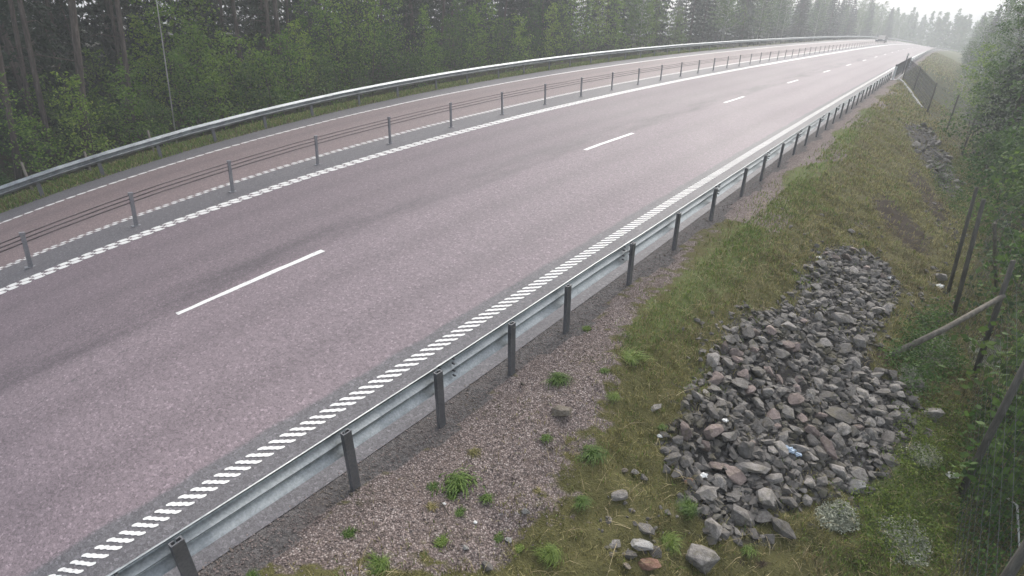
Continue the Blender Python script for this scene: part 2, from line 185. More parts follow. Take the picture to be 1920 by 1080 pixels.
def ground_pt(s, o):
    p = road_pt(s, o)
    s, o = np.broadcast_arrays(np.asarray(s, float), np.asarray(o, float))
    z = p[..., 2].copy()
    d = o - OG[-1]
    pr = np.where(d < 1.0, -0.05 * d, -0.05 - 0.43 * (d - 1.0))
    pr = np.where(d > 5.6, -2.03 - 0.07 * (d - 5.6), pr)
    pr = np.maximum(pr, -4.5)
    sb = BR0 - np.clip(o - 6.2, 0, 9) * 2.3
    val = sm((s - sb) / 5.0) * (1 - sm((s - BR1 - np.clip(o - 6, 0, 8) * .8) / 9.0)) * sm((d - .8) / 3.0) * 3.6
    zr = pr - val + wob(p[..., 0], p[..., 1]) * 0.075 * sm((d - .6) / 1.5) + 0.03 * sm((d - .3)) * wob(p[..., 0] * 3.1, p[..., 1] * 3.3) + 0.022 * sm((d - .6)) * wob(p[..., 0] * 7.3 + 3, p[..., 1] * 7.9)
    e = OG[0] - o
    pl = np.where(e < 1.2, -0.04 * e, -0.05 - 0.28 * (e - 1.2))
    pl = np.where(e > 3.2, -0.6 + 0.1 * np.minimum(e - 3.2, 4), pl)
    pl = pl + wob(p[..., 0], p[..., 1]) * 0.08 * sm((e - .5) / 2)
    z = z + np.where(d > 0, zr, np.where(e > 0, pl, np.where(o > 4.6, -0.008, -0.05)))
    p[..., 2] = z
    return p


def heading(s, o=0.0):
    a, b = road_pt(s - .6, o), road_pt(s + .6, o)
    return math.atan2(b[1] - a[1], b[0] - a[0])


# ------------------------------------------------------------------ helpers
def link(o):
    C.objects.link(o)
    return o


def tag(o, label=None, cat=None, group=None, kind=None):
    for k, v in (('label', label), ('category', cat), ('group', group), ('kind', kind)):
        if v:
            o[k] = v
    return o


def empty(name, loc, label, cat, group=None, rz=0.0):
    o = link(bpy.data.objects.new(name, None))
    o.location = loc
    o.rotation_euler = (0, 0, rz)
    o.empty_display_size = 0.2
    return tag(o, label, cat, group)


def np_mesh(name, V, F, mats, smooth=False, matidx=None):
    V = np.asarray(V, np.float32)
    F = np.asarray(F, np.int32)
    me = bpy.data.meshes.new(name)
    n, k = F.shape
    me.vertices.add(len(V))
    me.vertices.foreach_set('co', V.ravel())
    me.loops.add(n * k)
    me.loops.foreach_set('vertex_index', F.ravel())
    me.polygons.add(n)
    me.polygons.foreach_set('loop_start', np.arange(0, n * k, k, dtype=np.int32))
    if matidx is not None:
        me.polygons.foreach_set('material_index', np.asarray(matidx, np.int32))
    me.polygons.foreach_set('use_smooth', np.full(n, smooth))
    for m in (mats if isinstance(mats, (list, tuple)) else [mats]):
        me.materials.append(m)
    me.update()
    me.validate()
    return me


def obj(name, me, parent=None, loc=None):
    o = link(bpy.data.objects.new(name, me))
    if parent:
        o.parent = parent
    if loc is not None:
        o.location = loc
    return o


class MB:
    """collects shapes into one mesh (any polygon size)"""
    def __init__(self):
        self.v, self.f = [], []

    def add(self, vs, fs):
        n = len(self.v)
        self.v += [tuple(v) for v in vs]
        self.f += [tuple(i + n for i in f) for f in fs]

    def box(self, cx, cy, cz, sx, sy, sz, M=None):
        vs = [Vector((cx + a * sx / 2, cy + b * sy / 2, cz + c * sz / 2)) for a in (-1, 1) for b in (-1, 1) for c in (-1, 1)]
        if M:
            vs = [M @ v for v in vs]
        self.add(vs, [(0, 1, 3, 2), (4, 6, 7, 5), (0, 4, 5, 1), (2, 3, 7, 6), (0, 2, 6, 4), (1, 5, 7, 3)])

    def tube(self, pts, rad, n=8, cap=True):
        pts = [Vector(p) for p in pts]
        rad = rad if isinstance(rad, (list, tuple)) else [rad] * len(pts)
        rings = []
        for i, p in enumerate(pts):
            t = (pts[min(i + 1, len(pts) - 1)] - pts[max(i - 1, 0)]).normalized()
            u = t.cross(Vector((0.31, 0.95, 0.02)) if abs(t.z) > .8 else Vector((0, 0, 1))).normalized()
            w = t.cross(u)
            rings.append([p + (u * math.cos(a) + w * math.sin(a)) * rad[i] for a in [2 * PI * k / n for k in range(n)]])
        vs = [v for r in rings for v in r]
        fs = []
        for i in range(len(pts) - 1):
            for k in range(n):
                a, b = i * n + k, i * n + (k + 1) % n
                fs.append((a, b, b + n, a + n))
        if cap:
            fs.append(tuple(range(n - 1, -1, -1)))
            fs.append(tuple((len(pts) - 1) * n + k for k in range(n)))
        self.add(vs, fs)

    def mesh(self, name, mat, smooth=False, bevel=0.0):
        me = bpy.data.meshes.new(name)
        me.from_pydata(self.v, [], self.f)
        if bevel:
            bm = bmesh.new()
            bm.from_mesh(me)
            bmesh.ops.bevel(bm, geom=bm.edges[:], offset=bevel, segments=1, affect='EDGES', clamp_overlap=True)
            bm.to_mesh(me)
            bm.free()
        me.materials.append(mat)
        if smooth:
            me.polygons.foreach_set('use_smooth', np.full(len(me.polygons), True))
        me.update()
        return me


def dup(root, loc, rz=0.0, scale=None, label=None, group=None, rot=None):
    r = root.copy()
    link(r)
    r.location = loc
    r.rotation_euler = rot if rot else (0, 0, rz)
    if scale is not None:
        r.scale = (scale, scale, scale) if isinstance(scale, (int, float)) else scale
    if label:
        r['label'] = label
    if group:
        r['group'] = group
    for ch in list(root.children):
        c = ch.copy()
        link(c)
        c.parent = r
    return r


# ------------------------------------------------------------------ materials
class NT:
    def __init__(self, name, rough=0.8, metal=0.0, spec=None):
        self.m = bpy.data.materials.new(name)
        self.m.use_nodes = True
        self.t = self.m.node_tree
        self.b = self.t.nodes['Principled BSDF']
        self.b.inputs['Roughness'].default_value = rough
        self.b.inputs['Metallic'].default_value = metal
        if spec is not None:
            self.b.inputs['Specular IOR Level'].default_value = spec

    def n(self, typ, **kw):
        x = self.t.nodes.new(typ)
        for k, v in kw.items():
            setattr(x, k, v)
        return x

    def l(self, a, b):
        self.t.links.new(a, b)

    def coord(self, kind='Object'):
        return self.n('ShaderNodeTexCoord').outputs[kind]

    def attr(self, name):
        return self.n('ShaderNodeAttribute', attribute_name=name)

    def noise(self, vec, scale, detail=4, rough=0.55, stretch=None):
        if stretch:
            mp = self.n('ShaderNodeMapping')
            mp.inputs['Scale'].default_value = stretch
            self.l(vec, mp.inputs['Vector'])
            vec = mp.outputs[0]
        x = self.n('ShaderNodeTexNoise')
        x.inputs['Scale'].default_value = scale
        x.inputs['Detail'].default_value = detail
        x.inputs['Roughness'].default_value = rough
        self.l(vec, x.inputs['Vector'])
        return x.outputs['Fac']

    def vor(self, vec, scale, out='Color', feature='F1'):
        x = self.n('ShaderNodeTexVoronoi', feature=feature)
        x.inputs['Scale'].default_value = scale
        self.l(vec, x.inputs['Vector'])
        return x.outputs[out]

    def ramp(self, fac, stops, interp='LINEAR'):
        x = self.n('ShaderNodeValToRGB')
        x.color_ramp.interpolation = interp
        e = x.color_ramp.elements
        while len(e) < len(stops):
            e.new(0.5)
        for i, (p, c) in enumerate(stops):
            e[i].position = p
            e[i].color = (c[0], c[1], c[2], 1) if isinstance(c, (tuple, list)) else (c, c, c, 1)
        self.l(fac, x.inputs[0])
        return x.outputs[0]

    def mix(self, fac, a, b, mode='MIX'):
        x = self.n('ShaderNodeMix', data_type='RGBA', blend_type=mode)
        for sock, v in ((x.inputs[0], fac), (x.inputs[6], a), (x.inputs[7], b)):
            if isinstance(v, (int, float)):
                sock.default_value = v
            elif isinstance(v, (tuple, list)):
                sock.default_value = (v[0], v[1], v[2], 1)
            else:
                self.l(v, sock)
        return x.outputs[2]

    def math(self, op, a, b=None, c=None):
        x = self.n('ShaderNodeMath', operation=op)
        for i, v in enumerate((a, b, c)):
            if v is None:
                continue
            if isinstance(v, (int, float)):
                x.inputs[i].default_value = v
            else:
                self.l(v, x.inputs[i])
        return x.outputs[0]

    def band(self, val, lo, hi, soft=0.05):
        """1 where lo<val<hi"""
        a = self.n('ShaderNodeMapRange', interpolation_type='SMOOTHSTEP')
        a.inputs[1].default_value, a.inputs[2].default_value = lo - soft, lo + soft
        self.l(val, a.inputs[0])
        b = self.n('ShaderNodeMapRange', interpolation_type='SMOOTHSTEP')
        b.inputs[1].default_value, b.inputs[2].default_value = hi - soft, hi + soft
        b.inputs[3].default_value, b.inputs[4].default_value = 1, 0
        self.l(val, b.inputs[0])
        return self.math('MULTIPLY', a.outputs[0], b.outputs[0])

    def bump(self, h, strength=0.3, dist=0.02):
        x = self.n('ShaderNodeBump')
        x.inputs['Strength'].default_value = strength
        x.inputs['Distance'].default_value = dist
        self.l(h, x.inputs['Height'])
        self.l(x.outputs[0], self.b.inputs['Normal'])

    def col(self, c):
        if isinstance(c, (tuple, list)):
            self.b.inputs['Base Color'].default_value = (c[0], c[1], c[2], 1)
        else:
            self.l(c, self.b.inputs['Base Color'])
        return self

    def rough(self, r):
        self.l(r, self.b.inputs['Roughness'])


def simple_mat(name, c1, c2, scale=6.0, rough=0.7, metal=0.0, bump=0.0, stretch=None, detail=5, spec=None):
    t = NT(name, rough, metal, spec)
    f = t.noise(t.coord(), scale, detail, 0.6, stretch)
    t.col(t.ramp(f, [(0.3, c1), (0.72, c2)]))
    if bump:
        t.bump(f, bump)
    return t.m


def leaf_mat(name, c1, c2, c3, trans=0.25, scale=1.3, patch=None):
    """leaf colours: each leaf its own tint, each tree its own cast"""
    t = NT(name, 0.6, 0.0, 0.25)
    a = t.attr('tint').outputs['Fac']
    oi = t.n('ShaderNodeObjectInfo').outputs['Random']
    n = t.noise(t.coord(), scale, 3)
    f = t.math('ADD', t.math('MULTIPLY', a, 0.5), t.math('MULTIPLY', n, 0.5))
    c = t.ramp(f, [(0.22, c1), (0.5, c2), (0.8, c3)])
    if patch:                                              # broad patches of another growth
        pf = t.noise(t.coord(), 0.75, 5, 0.65)
        c = t.mix(t.ramp(pf, [(0.50, 0.0), (0.64, 0.9)]), c, t.ramp(f, [(0.22, patch[0]), (0.5, patch[1]), (0.8, patch[2])]))
    h = t.n('ShaderNodeHueSaturation')
    t.l(c, h.inputs['Color'])
    t.l(t.math('MULTIPLY_ADD', oi, 0.5, 0.75), h.inputs['Value'])
    t.l(t.math('MULTIPLY_ADD', oi, -0.035, 0.515), h.inputs['Hue'])
    t.col(h.outputs[0])
    if trans:
        tr = t.n('ShaderNodeBsdfTranslucent')
        t.l(h.outputs[0], tr.inputs['Color'])
        mx = t.n('ShaderNodeMixShader')
        mx.inputs[0].default_value = trans
        out = t.t.nodes['Material Output']
        t.l(t.b.outputs[0], mx.inputs[1])
        t.l(tr.outputs[0], mx.inputs[2])
        t.l(mx.outputs[0], out.inputs['Surface'])
    return t.m


def set_tint(me, per_face, k):
    a = me.attributes.new('tint', 'FLOAT', 'FACE')
    a.data.foreach_set('value', np.asarray(per_face, np.float32))


# asphalt: uv holds (offset, station) in metres
def asphalt():
    t = NT('asphalt', 0.7, 0.0, 0.5)
    uv = t.n('ShaderNodeUVMap', uv_map='UVMap').outputs[0]
    sep = t.n('ShaderNodeSeparateXYZ')
    t.l(uv, sep.inputs[0])
    o0, s = sep.outputs[0], sep.outputs[1]
    edge = t.noise(uv, 1.2, 4)
    o = t.math('ADD', o0, t.math('MULTIPLY_ADD', edge, 0.16, -0.08))
    big = t.noise(uv, 0.35, 4, 0.6, (1, 0.25, 1))
    lane = t.mix(big, (0.148, 0.117, 0.131), (0.176, 0.143, 0.156))
    lane2 = t.mix(big, (0.120, 0.094, 0.107), (0.145, 0.117, 0.128))
    c = t.mix(t.band(o0, -5.2, -0.12, 0.12), lane, lane2)
    far = t.mix(big, (0.142, 0.106, 0.107), (0.166, 0.128, 0.128))
    c = t.mix(t.band(o0, -14, -6.0, 0.05), c, far)
    # the worn strip along the lane joint and faint wheel tracks
    worn = t.noise(uv, 1.0, 5, 0.65, (1.1, 0.22, 1))
    c = t.mix(t.math('MULTIPLY', t.band(o, -1.0, -0.1, 0.35), t.ramp(worn, [(0.42, 0.0), (0.62, 0.75)])), c, (0.058, 0.049, 0.056))
    for a0 in (-3.4, -1.9, 1.1, 2.7, -9.8, -7.7):
        c = t.mix(t.math('MULTIPLY', t.band(o, a0 - .25, a0 + .25, 0.3), 0.25), c, (0.068, 0.056, 0.062))
    grey = t.mix(edge, (0.088, 0.084, 0.092), (0.114, 0.110, 0.117))
    for lo, hi in ((-6.16, -4.80), (3.62, 9.0), (-20, -11.05)):
        c = t.mix(t.band(o, lo, hi, 0.045), c, grey)
    # stones in the surface
    sp = t.noise(uv, 55, 3, 0.7)
    c = t.mix(0.45, c, t.ramp(sp, [(0.32, 0.30), (0.5, 1.0), (0.68, 2.1)]), 'MULTIPLY')
    v = t.vor(uv, 32)
    sv = t.n('ShaderNodeSeparateColor')
    t.l(v, sv.inputs[0])
    c = t.mix(0.8, c, t.ramp(sv.outputs[0], [(0.0, 0.62), (0.55, 1.0), (0.9, 1.15), (0.98, 1.6)]), 'MULTIPLY')
    # cracks
    w1 = t.noise(uv, 0.55, 6, 0.6)
    for off, amp in ((-0.62, 0.8), (0.55, 1.6)):
        d = t.math('ABSOLUTE', t.math('ADD', o0, t.math('MULTIPLY_ADD', w1, amp, -amp / 2 - off)))
        seg = t.ramp(t.noise(uv, 0.12, 2, 0.5, (0.2, 1, 1)), [(0.5, 0.0), (0.6, 0.6)])
        c = t.mix(t.math('MULTIPLY', t.math('LESS_THAN', d, 0.009), seg), c, (0.06, 0.055, 0.06))
    t.col(c)
    t.bump(sp, 0.25, 0.005)
    t.rough(t.ramp(big, [(0.3, 0.64), (0.7, 0.74)]))
    return t.m


def ground_mat():
    t = NT('verge', 0.95, 0.0, 0.2)
    p = t.coord('Object')
    z1, z2 = t.attr('zone_a').outputs['Color'], t.attr('zone_b').outputs['Color']
    s1, s2 = t.n('ShaderNodeSeparateColor'), t.n('ShaderNodeSeparateColor')
    t.l(z1, s1.inputs[0])
    t.l(z2, s2.inputs[0])
    jit = t.noise(p, 3.5, 6, 0.7)

    def edge(ch):
        return t.ramp(t.math('ADD', ch, t.math('MULTIPLY_ADD', jit, 0.9, -0.45)), [(0.38, 0.0), (0.62, 1.0)])
    n1, n2 = t.noise(p, 2.2, 5, 0.65), t.noise(p, 22, 4, 0.7)
    dry = t.mix(n1, (0.065, 0.070, 0.024), (0.130, 0.115, 0.046))
    dry = t.mix(t.ramp(n2, [(0.35, 0.0), (0.65, 1.0)]), t.mix(0.5, dry, (0.045, 0.040, 0.020)), dry)
    green = t.mix(n2, (0.060, 0.078, 0.024), (0.125, 0.142, 0.052))
    c = t.mix(edge(s1.outputs[1]), dry, green)
    # crushed red-grey gravel
    v = t.n('ShaderNodeTexVoronoi')
    v.inputs['Scale'].default_value = 52
    t.l(p, v.inputs['Vector'])
    sv = t.n('ShaderNodeSeparateColor')
    t.l(v.outputs['Color'], sv.inputs[0])
    gr = t.ramp(sv.outputs[0], [(0.0, (0.12, 0.096, 0.088)), (0.35, (0.23, 0.185, 0.170)), (0.7, (0.30, 0.245, 0.226)), (0.97, (0.42, 0.37, 0.345))])
    gr = t.mix(t.ramp(v.outputs['Distance'], [(0.25, 0.0), (0.62, 0.75)]), gr, (0.05, 0.038, 0.036))
    gr = t.mix(t.ramp(n1, [(0.45, 0.0), (0.8, 0.55)]), gr, (0.095, 0.072, 0.058))
    c = t.mix(edge(s1.outputs[0]), c, gr)
    soil = t.mix(n2, (0.020, 0.014, 0.010), (0.055, 0.041, 0.029))
    c = t.mix(edge(s1.outputs[2]), c, soil)
    fl = t.mix(n1, (0.018, 0.020, 0.008), (0.055, 0.052, 0.022))
    c = t.mix(edge(s2.outputs[0]), c, fl)
    fine = t.mix(t.ramp(n2, [(0.35, 0.0), (0.65, 1.0)]), (0.045, 0.042, 0.041), (0.135, 0.125, 0.122))
    fine = t.mix(t.ramp(n1, [(0.5, 0.0), (0.75, 0.6)]), fine, (0.10, 0.082, 0.074))
    c = t.mix(edge(s2.outputs[1]), c, fine)
    v2 = t.n('ShaderNodeTexVoronoi')
    v2.inputs['Scale'].default_value = 13
    t.l(p, v2.inputs['Vector'])
    s3 = t.n('ShaderNodeSeparateColor')
    t.l(v2.outputs['Color'], s3.inputs[0])
    rb = t.ramp(s3.outputs[1], [(0.0, (0.045, 0.043, 0.040)), (0.6, (0.10, 0.095, 0.09)), (1.0, (0.16, 0.153, 0.146))])
    rb = t.mix(t.ramp(v2.outputs['Distance'], [(0.25, 0.0), (0.6, 0.85)]), rb, (0.02, 0.018, 0.017))
    c = t.mix(edge(s2.outputs[2]), c, rb)
    t.col(c)
    h = t.math('ADD', t.math('MULTIPLY', v.outputs['Distance'], -0.6), n2)
    t.bump(h, 0.7, 0.02)
    return t.m


def paint():
    t = NT('road_paint', 0.55)
    p = t.coord('Object')
    n = t.noise(p, 14, 5, 0.7)
    n2 = t.noise(p, 60, 3, 0.6)
    c = t.mix(n2, (0.56, 0.56, 0.545), (0.76, 0.76, 0.74))
    c = t.mix(t.ramp(n, [(0.54, 0.0), (0.70, 0.75)]), c, (0.30, 0.28, 0.28))
    t.col(c)
    return t.m


def worn_paint():
    t = NT('worn_road_paint', 0.6)
    p = t.coord('Object')
    n = t.noise(p, 10, 6, 0.75)
    c = t.mix(t.ramp(n, [(0.45, 0.0), (0.66, 0.85)]), (0.62, 0.62, 0.61), (0.30, 0.28, 0.28))
    t.col(c)
    return t.m


def rock_mat(name, dark, mid, light, spot=(0.42, 0.42, 0.40), moss=True):
    t = NT(name, 0.85, 0.0, 0.25)
    p = t.coord('Object')
    oi = t.n('ShaderNodeObjectInfo').outputs['Random']
    vec = t.n('ShaderNodeVectorMath', operation='ADD')
    t.l(p, vec.inputs[0])
    cmb = t.n('ShaderNodeCombineXYZ')
    t.l(t.math('MULTIPLY', oi, 37.0), cmb.inputs[0])
    t.l(cmb.outputs[0], vec.inputs[1])
    q = vec.outputs[0]
    n = t.noise(q, 3.0, 8, 0.7)
    c = t.ramp(n, [(0.28, dark), (0.5, mid), (0.75, light)])
    c = t.mix(1.0, c, t.ramp(oi, [(0.0, 0.62), (0.5, 1.0), (1.0, 1.45)]), 'MULTIPLY')
    f = t.noise(q, 17, 4, 0.7)
    c = t.mix(t.ramp(f, [(0.64, 0.0), (0.72, 0.6)]), c, spot)
    if moss:
        g = t.noise(q, 1.6, 6, 0.7)
        c = t.mix(t.ramp(g, [(0.52, 0.0), (0.66, 0.65)]), c, (0.105, 0.095, 0.055))
    t.col(c)
    t.bump(t.noise(q, 6, 8, 0.75), 0.6, 0.05)
    return t.m


def steel(name, a, b, rough=0.45, metal=0.75):
    t = NT(name, rough, metal)
    p = t.coord('Object')
    n = t.noise(p, 2.5, 6, 0.65)
    g = t.noise(p, 40, 3, 0.6)
    c = t.ramp(n, [(0.3, a), (0.7, b)])
    c = t.mix(0.35, c, t.ramp(g, [(0.35, 0.6), (0.65, 1.25)]), 'MULTIPLY')
    t.col(c)
    t.rough(t.ramp(n, [(0.3, rough - .08), (0.7, rough + .12)]))
    return t.m


def bark(name, a, b, c, scale=5.0):
    t = NT(name, 0.95, 0.0, 0.15)
    p = t.coord('Object')
    n = t.noise(p, scale, 6, 0.7, (3.0, 3.0, 0.5))
    m = t.noise(p, 0.8, 3)
    col = t.ramp(n, [(0.3, a), (0.55, b), (0.75, c)])
    t.col(t.mix(0.5, col, t.ramp(m, [(0.3, 0.7), (0.7, 1.2)]), 'MULTIPLY'))
    t.bump(n, 0.8, 0.03)
    return t.m


M = dict(
    asphalt=asphalt(), ground=ground_mat(), paint=paint(), worn=worn_paint(),
    rock=rock_mat('grey_stone', (0.088, 0.081, 0.074), (0.190, 0.177, 0.163), (0.31, 0.293, 0.272)),
    rockred=rock_mat('reddish_stone', (0.095, 0.076, 0.070), (0.20, 0.160, 0.146), (0.29, 0.245, 0.225)),
    rocktan=rock_mat('tan_stone', (0.10, 0.085, 0.065), (0.21, 0.18, 0.145), (0.32, 0.28, 0.24)),
    rockpale=rock_mat('pale_stone', (0.15, 0.148, 0.142), (0.26, 0.255, 0.245), (0.38, 0.375, 0.36)),
    brick=rock_mat('brick_red_stone', (0.14, 0.075, 0.052), (0.22, 0.125, 0.09), (0.30, 0.20, 0.155)),
    rail=steel('galvanised_steel', (0.17, 0.185, 0.19), (0.40, 0.425, 0.43), 0.46, 0.9),
    post=steel('dull_post_steel', (0.10, 0.102, 0.108), (0.18, 0.182, 0.19), 0.55, 0.4),
    dark=steel('dark_steel', (0.06, 0.062, 0.07), (0.115, 0.118, 0.13), 0.5, 0.3),
    cable=steel('steel_cable', (0.075, 0.065, 0.065), (0.14, 0.12, 0.12), 0.5, 0.6),
    white=simple_mat('white_paint', (0.62, 0.63, 0.62), (0.80, 0.80, 0.79), 9, 0.5),
    concrete=simple_mat('concrete', (0.22, 0.22, 0.21), (0.36, 0.36, 0.345), 5, 0.9, bump=0.2),
    fencewood=bark('old_fence_timber', (0.05, 0.048, 0.042), (0.11, 0.105, 0.092), (0.18, 0.17, 0.15), 6),
    wood=bark('weathered_wood', (0.10, 0.09, 0.075), (0.20, 0.18, 0.15), (0.30, 0.275, 0.24), 6),
    pine=bark('pine_bark', (0.040, 0.034, 0.030), (0.105, 0.088, 0.077), (0.19, 0.165, 0.145), 5),
    birch=bark('birch_bark', (0.20, 0.20, 0.18), (0.40, 0.40, 0.37), (0.55, 0.55, 0.52), 2.5),
    twig=bark('twig_bark', (0.045, 0.040, 0.034), (0.09, 0.08, 0.068), (0.14, 0.125, 0.105), 8),
    leaf=leaf_mat('birch_leaf', (0.045, 0.105, 0.014), (0.135, 0.240, 0.034), (0.26, 0.37, 0.075), 0.45),
    leafd=leaf_mat('alder_leaf', (0.024, 0.062, 0.013), (0.070, 0.138, 0.028), (0.13, 0.21, 0.048), 0.4),
    needle=leaf_mat('spruce_needle', (0.007, 0.016, 0.008), (0.015, 0.032, 0.014), (0.030, 0.054, 0.022), 0.1),
    pneedle=leaf_mat('pine_needle', (0.012, 0.026, 0.012), (0.025, 0.048, 0.022), (0.045, 0.075, 0.032), 0.1),
    cover=leaf_mat('bilberry_leaf', (0.040, 0.070, 0.011), (0.105, 0.160, 0.022), (0.20, 0.25, 0.042), 0.35, 3.5),
    moss=leaf_mat('moss_lichen', (0.20, 0.21, 0.15), (0.36, 0.375, 0.28), (0.52, 0.53, 0.43), 0.1, 3),
    cpost=steel('grey_cable_post', (0.17, 0.17, 0.185), (0.29, 0.29, 0.305), 0.5, 0.35),
    weed=leaf_mat('weed_leaf', (0.050, 0.095, 0.018), (0.125, 0.205, 0.042), (0.22, 0.29, 0.08), 0.35, 5.0),
    straw=leaf_mat('dead_straw', (0.16, 0.125, 0.062), (0.32, 0.26, 0.14), (0.50, 0.42, 0.26), 0.2, 4.0),
    dry=leaf_mat('dry_grass', (0.068, 0.066, 0.024), (0.235, 0.218, 0.080), (0.48, 0.42, 0.21), 0.35, 5.0, ((0.045, 0.036, 0.018), (0.165, 0.125, 0.062), (0.40, 0.32, 0.19))),
    fresh=leaf_mat('fresh_grass', (0.065, 0.115, 0.022), (0.145, 0.225, 0.050), (0.25, 0.33, 0.09), 0.4, 4.0),
    gravel=rock_mat('gravel_stone', (0.13, 0.104, 0.096), (0.25, 0.202, 0.186), (0.36, 0.305, 0.285)),
    bag=simple_mat('blue_plastic', (0.22, 0.30, 0.40), (0.36, 0.44, 0.52), 12, 0.4),
    litter=simple_mat('white_plastic', (0.60, 0.60, 0.58), (0.80, 0.80, 0.78), 12, 0.4),
    carpaint=simple_mat('dark_car_paint', (0.012, 0.013, 0.015), (0.02, 0.021, 0.024), 3, 0.55, spec=0.2),
    glass=simple_mat('car_glass', (0.02, 0.025, 0.03), (0.03, 0.035, 0.04), 2, 0.3, spec=0.3),
    rubber=simple_mat('rubber', (0.015, 0.015, 0.015), (0.03, 0.03, 0.03), 20, 0.8),
    log=bark('reddish_log', (0.16, 0.085, 0.05), (0.27, 0.15, 0.09), (0.36, 0.22, 0.14), 6),
)

# ------------------------------------------------------------------ the ground: one sheet
gs = np.concatenate([np.arange(-60, -6, 6), np.arange(-6, 14, .09), np.arange(14, 26, .2), np.arange(26, 62, .8), np.arange(62, 304, 6), [320, 345, 375]])
go = np.concatenate([[-380, -250, -150, -100, -70, -50, -40, -34, -30, -26, -23, -20, -18, -16.5, -15.8, -15, -14.4, -13.9, -13.4, -12.9, -12.4, -12.0],
                     [-10, -7, -4, -1, 2, 4, 4.55, 4.7, 5.04], np.arange(5.16, 12, .09), np.arange(12, 14, .2), [14.3, 15, 16, 17.5, 19.5, 22, 25, 29, 35, 44, 58, 80, 120, 180, 260, 380]])
SS, OO = np.meshgrid(gs, go, indexing='ij')
GP = ground_pt(SS, OO)
gv = GP[..., :3].reshape(-1, 3)
ni, nj = SS.shape
idx = np.arange(ni * nj).reshape(ni, nj)
gf = np.stack([idx[:-1, :-1], idx[:-1, 1:], idx[1:, 1:], idx[1:, :-1]], -1).reshape(-1, 4)
bvh = BVHTree.FromPolygons(gv.tolist(), gf.tolist())
cp, sp_ = math.cos(PITCH), math.sin(PITCH)


def P(u, v):
    """the point of the ground seen at photo pixel (u, v), and its depth"""
    a, b = (u - 960) / FPX, (v - 540) / FPX
    d = Vector((a, cp - b * sp_, -sp_ - b * cp))
    hit = bvh.ray_cast(Vector((0, 0, CAM_H)), d.normalized())
    if hit[0] is None:
        return Vector((a * 40, 40, 0)), 40.0
    return hit[0], hit[3] / d.length


def pix(p):
    x, y, z = p[0], p[1], p[2] - CAM_H
    d = y * cp - z * sp_
    return 960 + FPX * x / d, 540 + FPX * -(y * sp_ + z * cp) / d, d


def drop(x, y):
    h = bvh.ray_cast(Vector((x, y, 40)), Vector((0, 0, -1)))
    return h[0].z if h[0] else 0.0


def poly_w(pts):
    return np.array([P(u, v)[0][:2] for u, v in pts])


def inside(poly, X, Y):
    r = np.zeros(X.shape, bool)
    n = len(poly)
    for i in range(n):
        x1, y1 = poly[i]
        x2, y2 = poly[(i + 1) % n]
        c = ((y1 > Y) != (y2 > Y)) & (X < (x2 - x1) * (Y - y1) / (y2 - y1 + 1e-12) + x1)
        r ^= c
    return r


ZONES = dict(
    gravel=[poly_w([(330, 1075), (670, 915), (830, 798), (955, 700), (1058, 620), (1178, 535), (1262, 468), (1330, 408), (1382, 362), (1460, 315), (1530, 258),
                    (1555, 252), (1480, 310), (1410, 362), (1345, 420), (1275, 500), (1215, 560), (1160, 625), (1150, 700), (1130, 790), (1060, 850), (1050, 950),
                    (960, 1010), (940, 1079), (350, 1079)])],
    rubble=[poly_w([(1240, 850), (1265, 790), (1325, 700), (1355, 630), (1385, 590), (1490, 575), (1508, 500), (1555, 468), (1640, 480), (1690, 540), (1665, 590), (1640, 640),
                    (1600, 680), (1650, 700), (1700, 725), (1722, 790), (1690, 840), (1640, 905), (1560, 932), (1480, 950), (1420, 1000), (1340, 1015), (1290, 930)]),
            poly_w([(1690, 228), (1745, 240), (1775, 290), (1800, 345), (1790, 385), (1745, 330), (1715, 285)])],
    soil=[poly_w([(1700, 300), (1735, 330), (1775, 395), (1790, 450), (1770, 440), (1735, 385), (1700, 335)]), poly_w([(1600, 630), (1660, 620), (1680, 680), (1620, 690)]), poly_w([(1190, 905), (1235, 900), (1240, 930), (1190, 945)]), poly_w([(1340, 1040), (1420, 1030), (1500, 1079), (1340, 1079)]), poly_w([(835, 915), (885, 905), (900, 945), (850, 960)]), poly_w([(770, 1040), (830, 1030), (840, 1075), (780, 1079)]),
          poly_w([(1625, 370), (1665, 365), (1715, 415), (1750, 450), (1745, 480), (1690, 470), (1650, 410)])],
    green=[poly_w([(1135, 640), (1215, 570), (1300, 490), (1400, 390), (1500, 300), (1600, 210), (1650, 190), (1600, 270), (1530, 340), (1480, 400), (1420, 490), (1350, 560), (1240, 640), (1190, 690)]),
           poly_w([(1640, 800), (1800, 770), (1810, 900), (1780, 1079), (1600, 1079), (1600, 970)]),
           poly_w([(1080, 780), (1140, 770), (1140, 850), (1080, 860)]), poly_w([(1270, 930), (1320, 930), (1330, 970), (1250, 960)])],
)
flatx, flaty = GP[..., 0].ravel(), GP[..., 1].ravel()


def zone(name):
    w = np.zeros(flatx.shape)
    for p in ZONES[name]:
        for k in range(5):
            j = rng.normal(0, .22, (2,) + flatx.shape)
            w += inside(p, flatx + j[0], flaty + j[1]) / 5.0
    return np.clip(w, 0, 1)


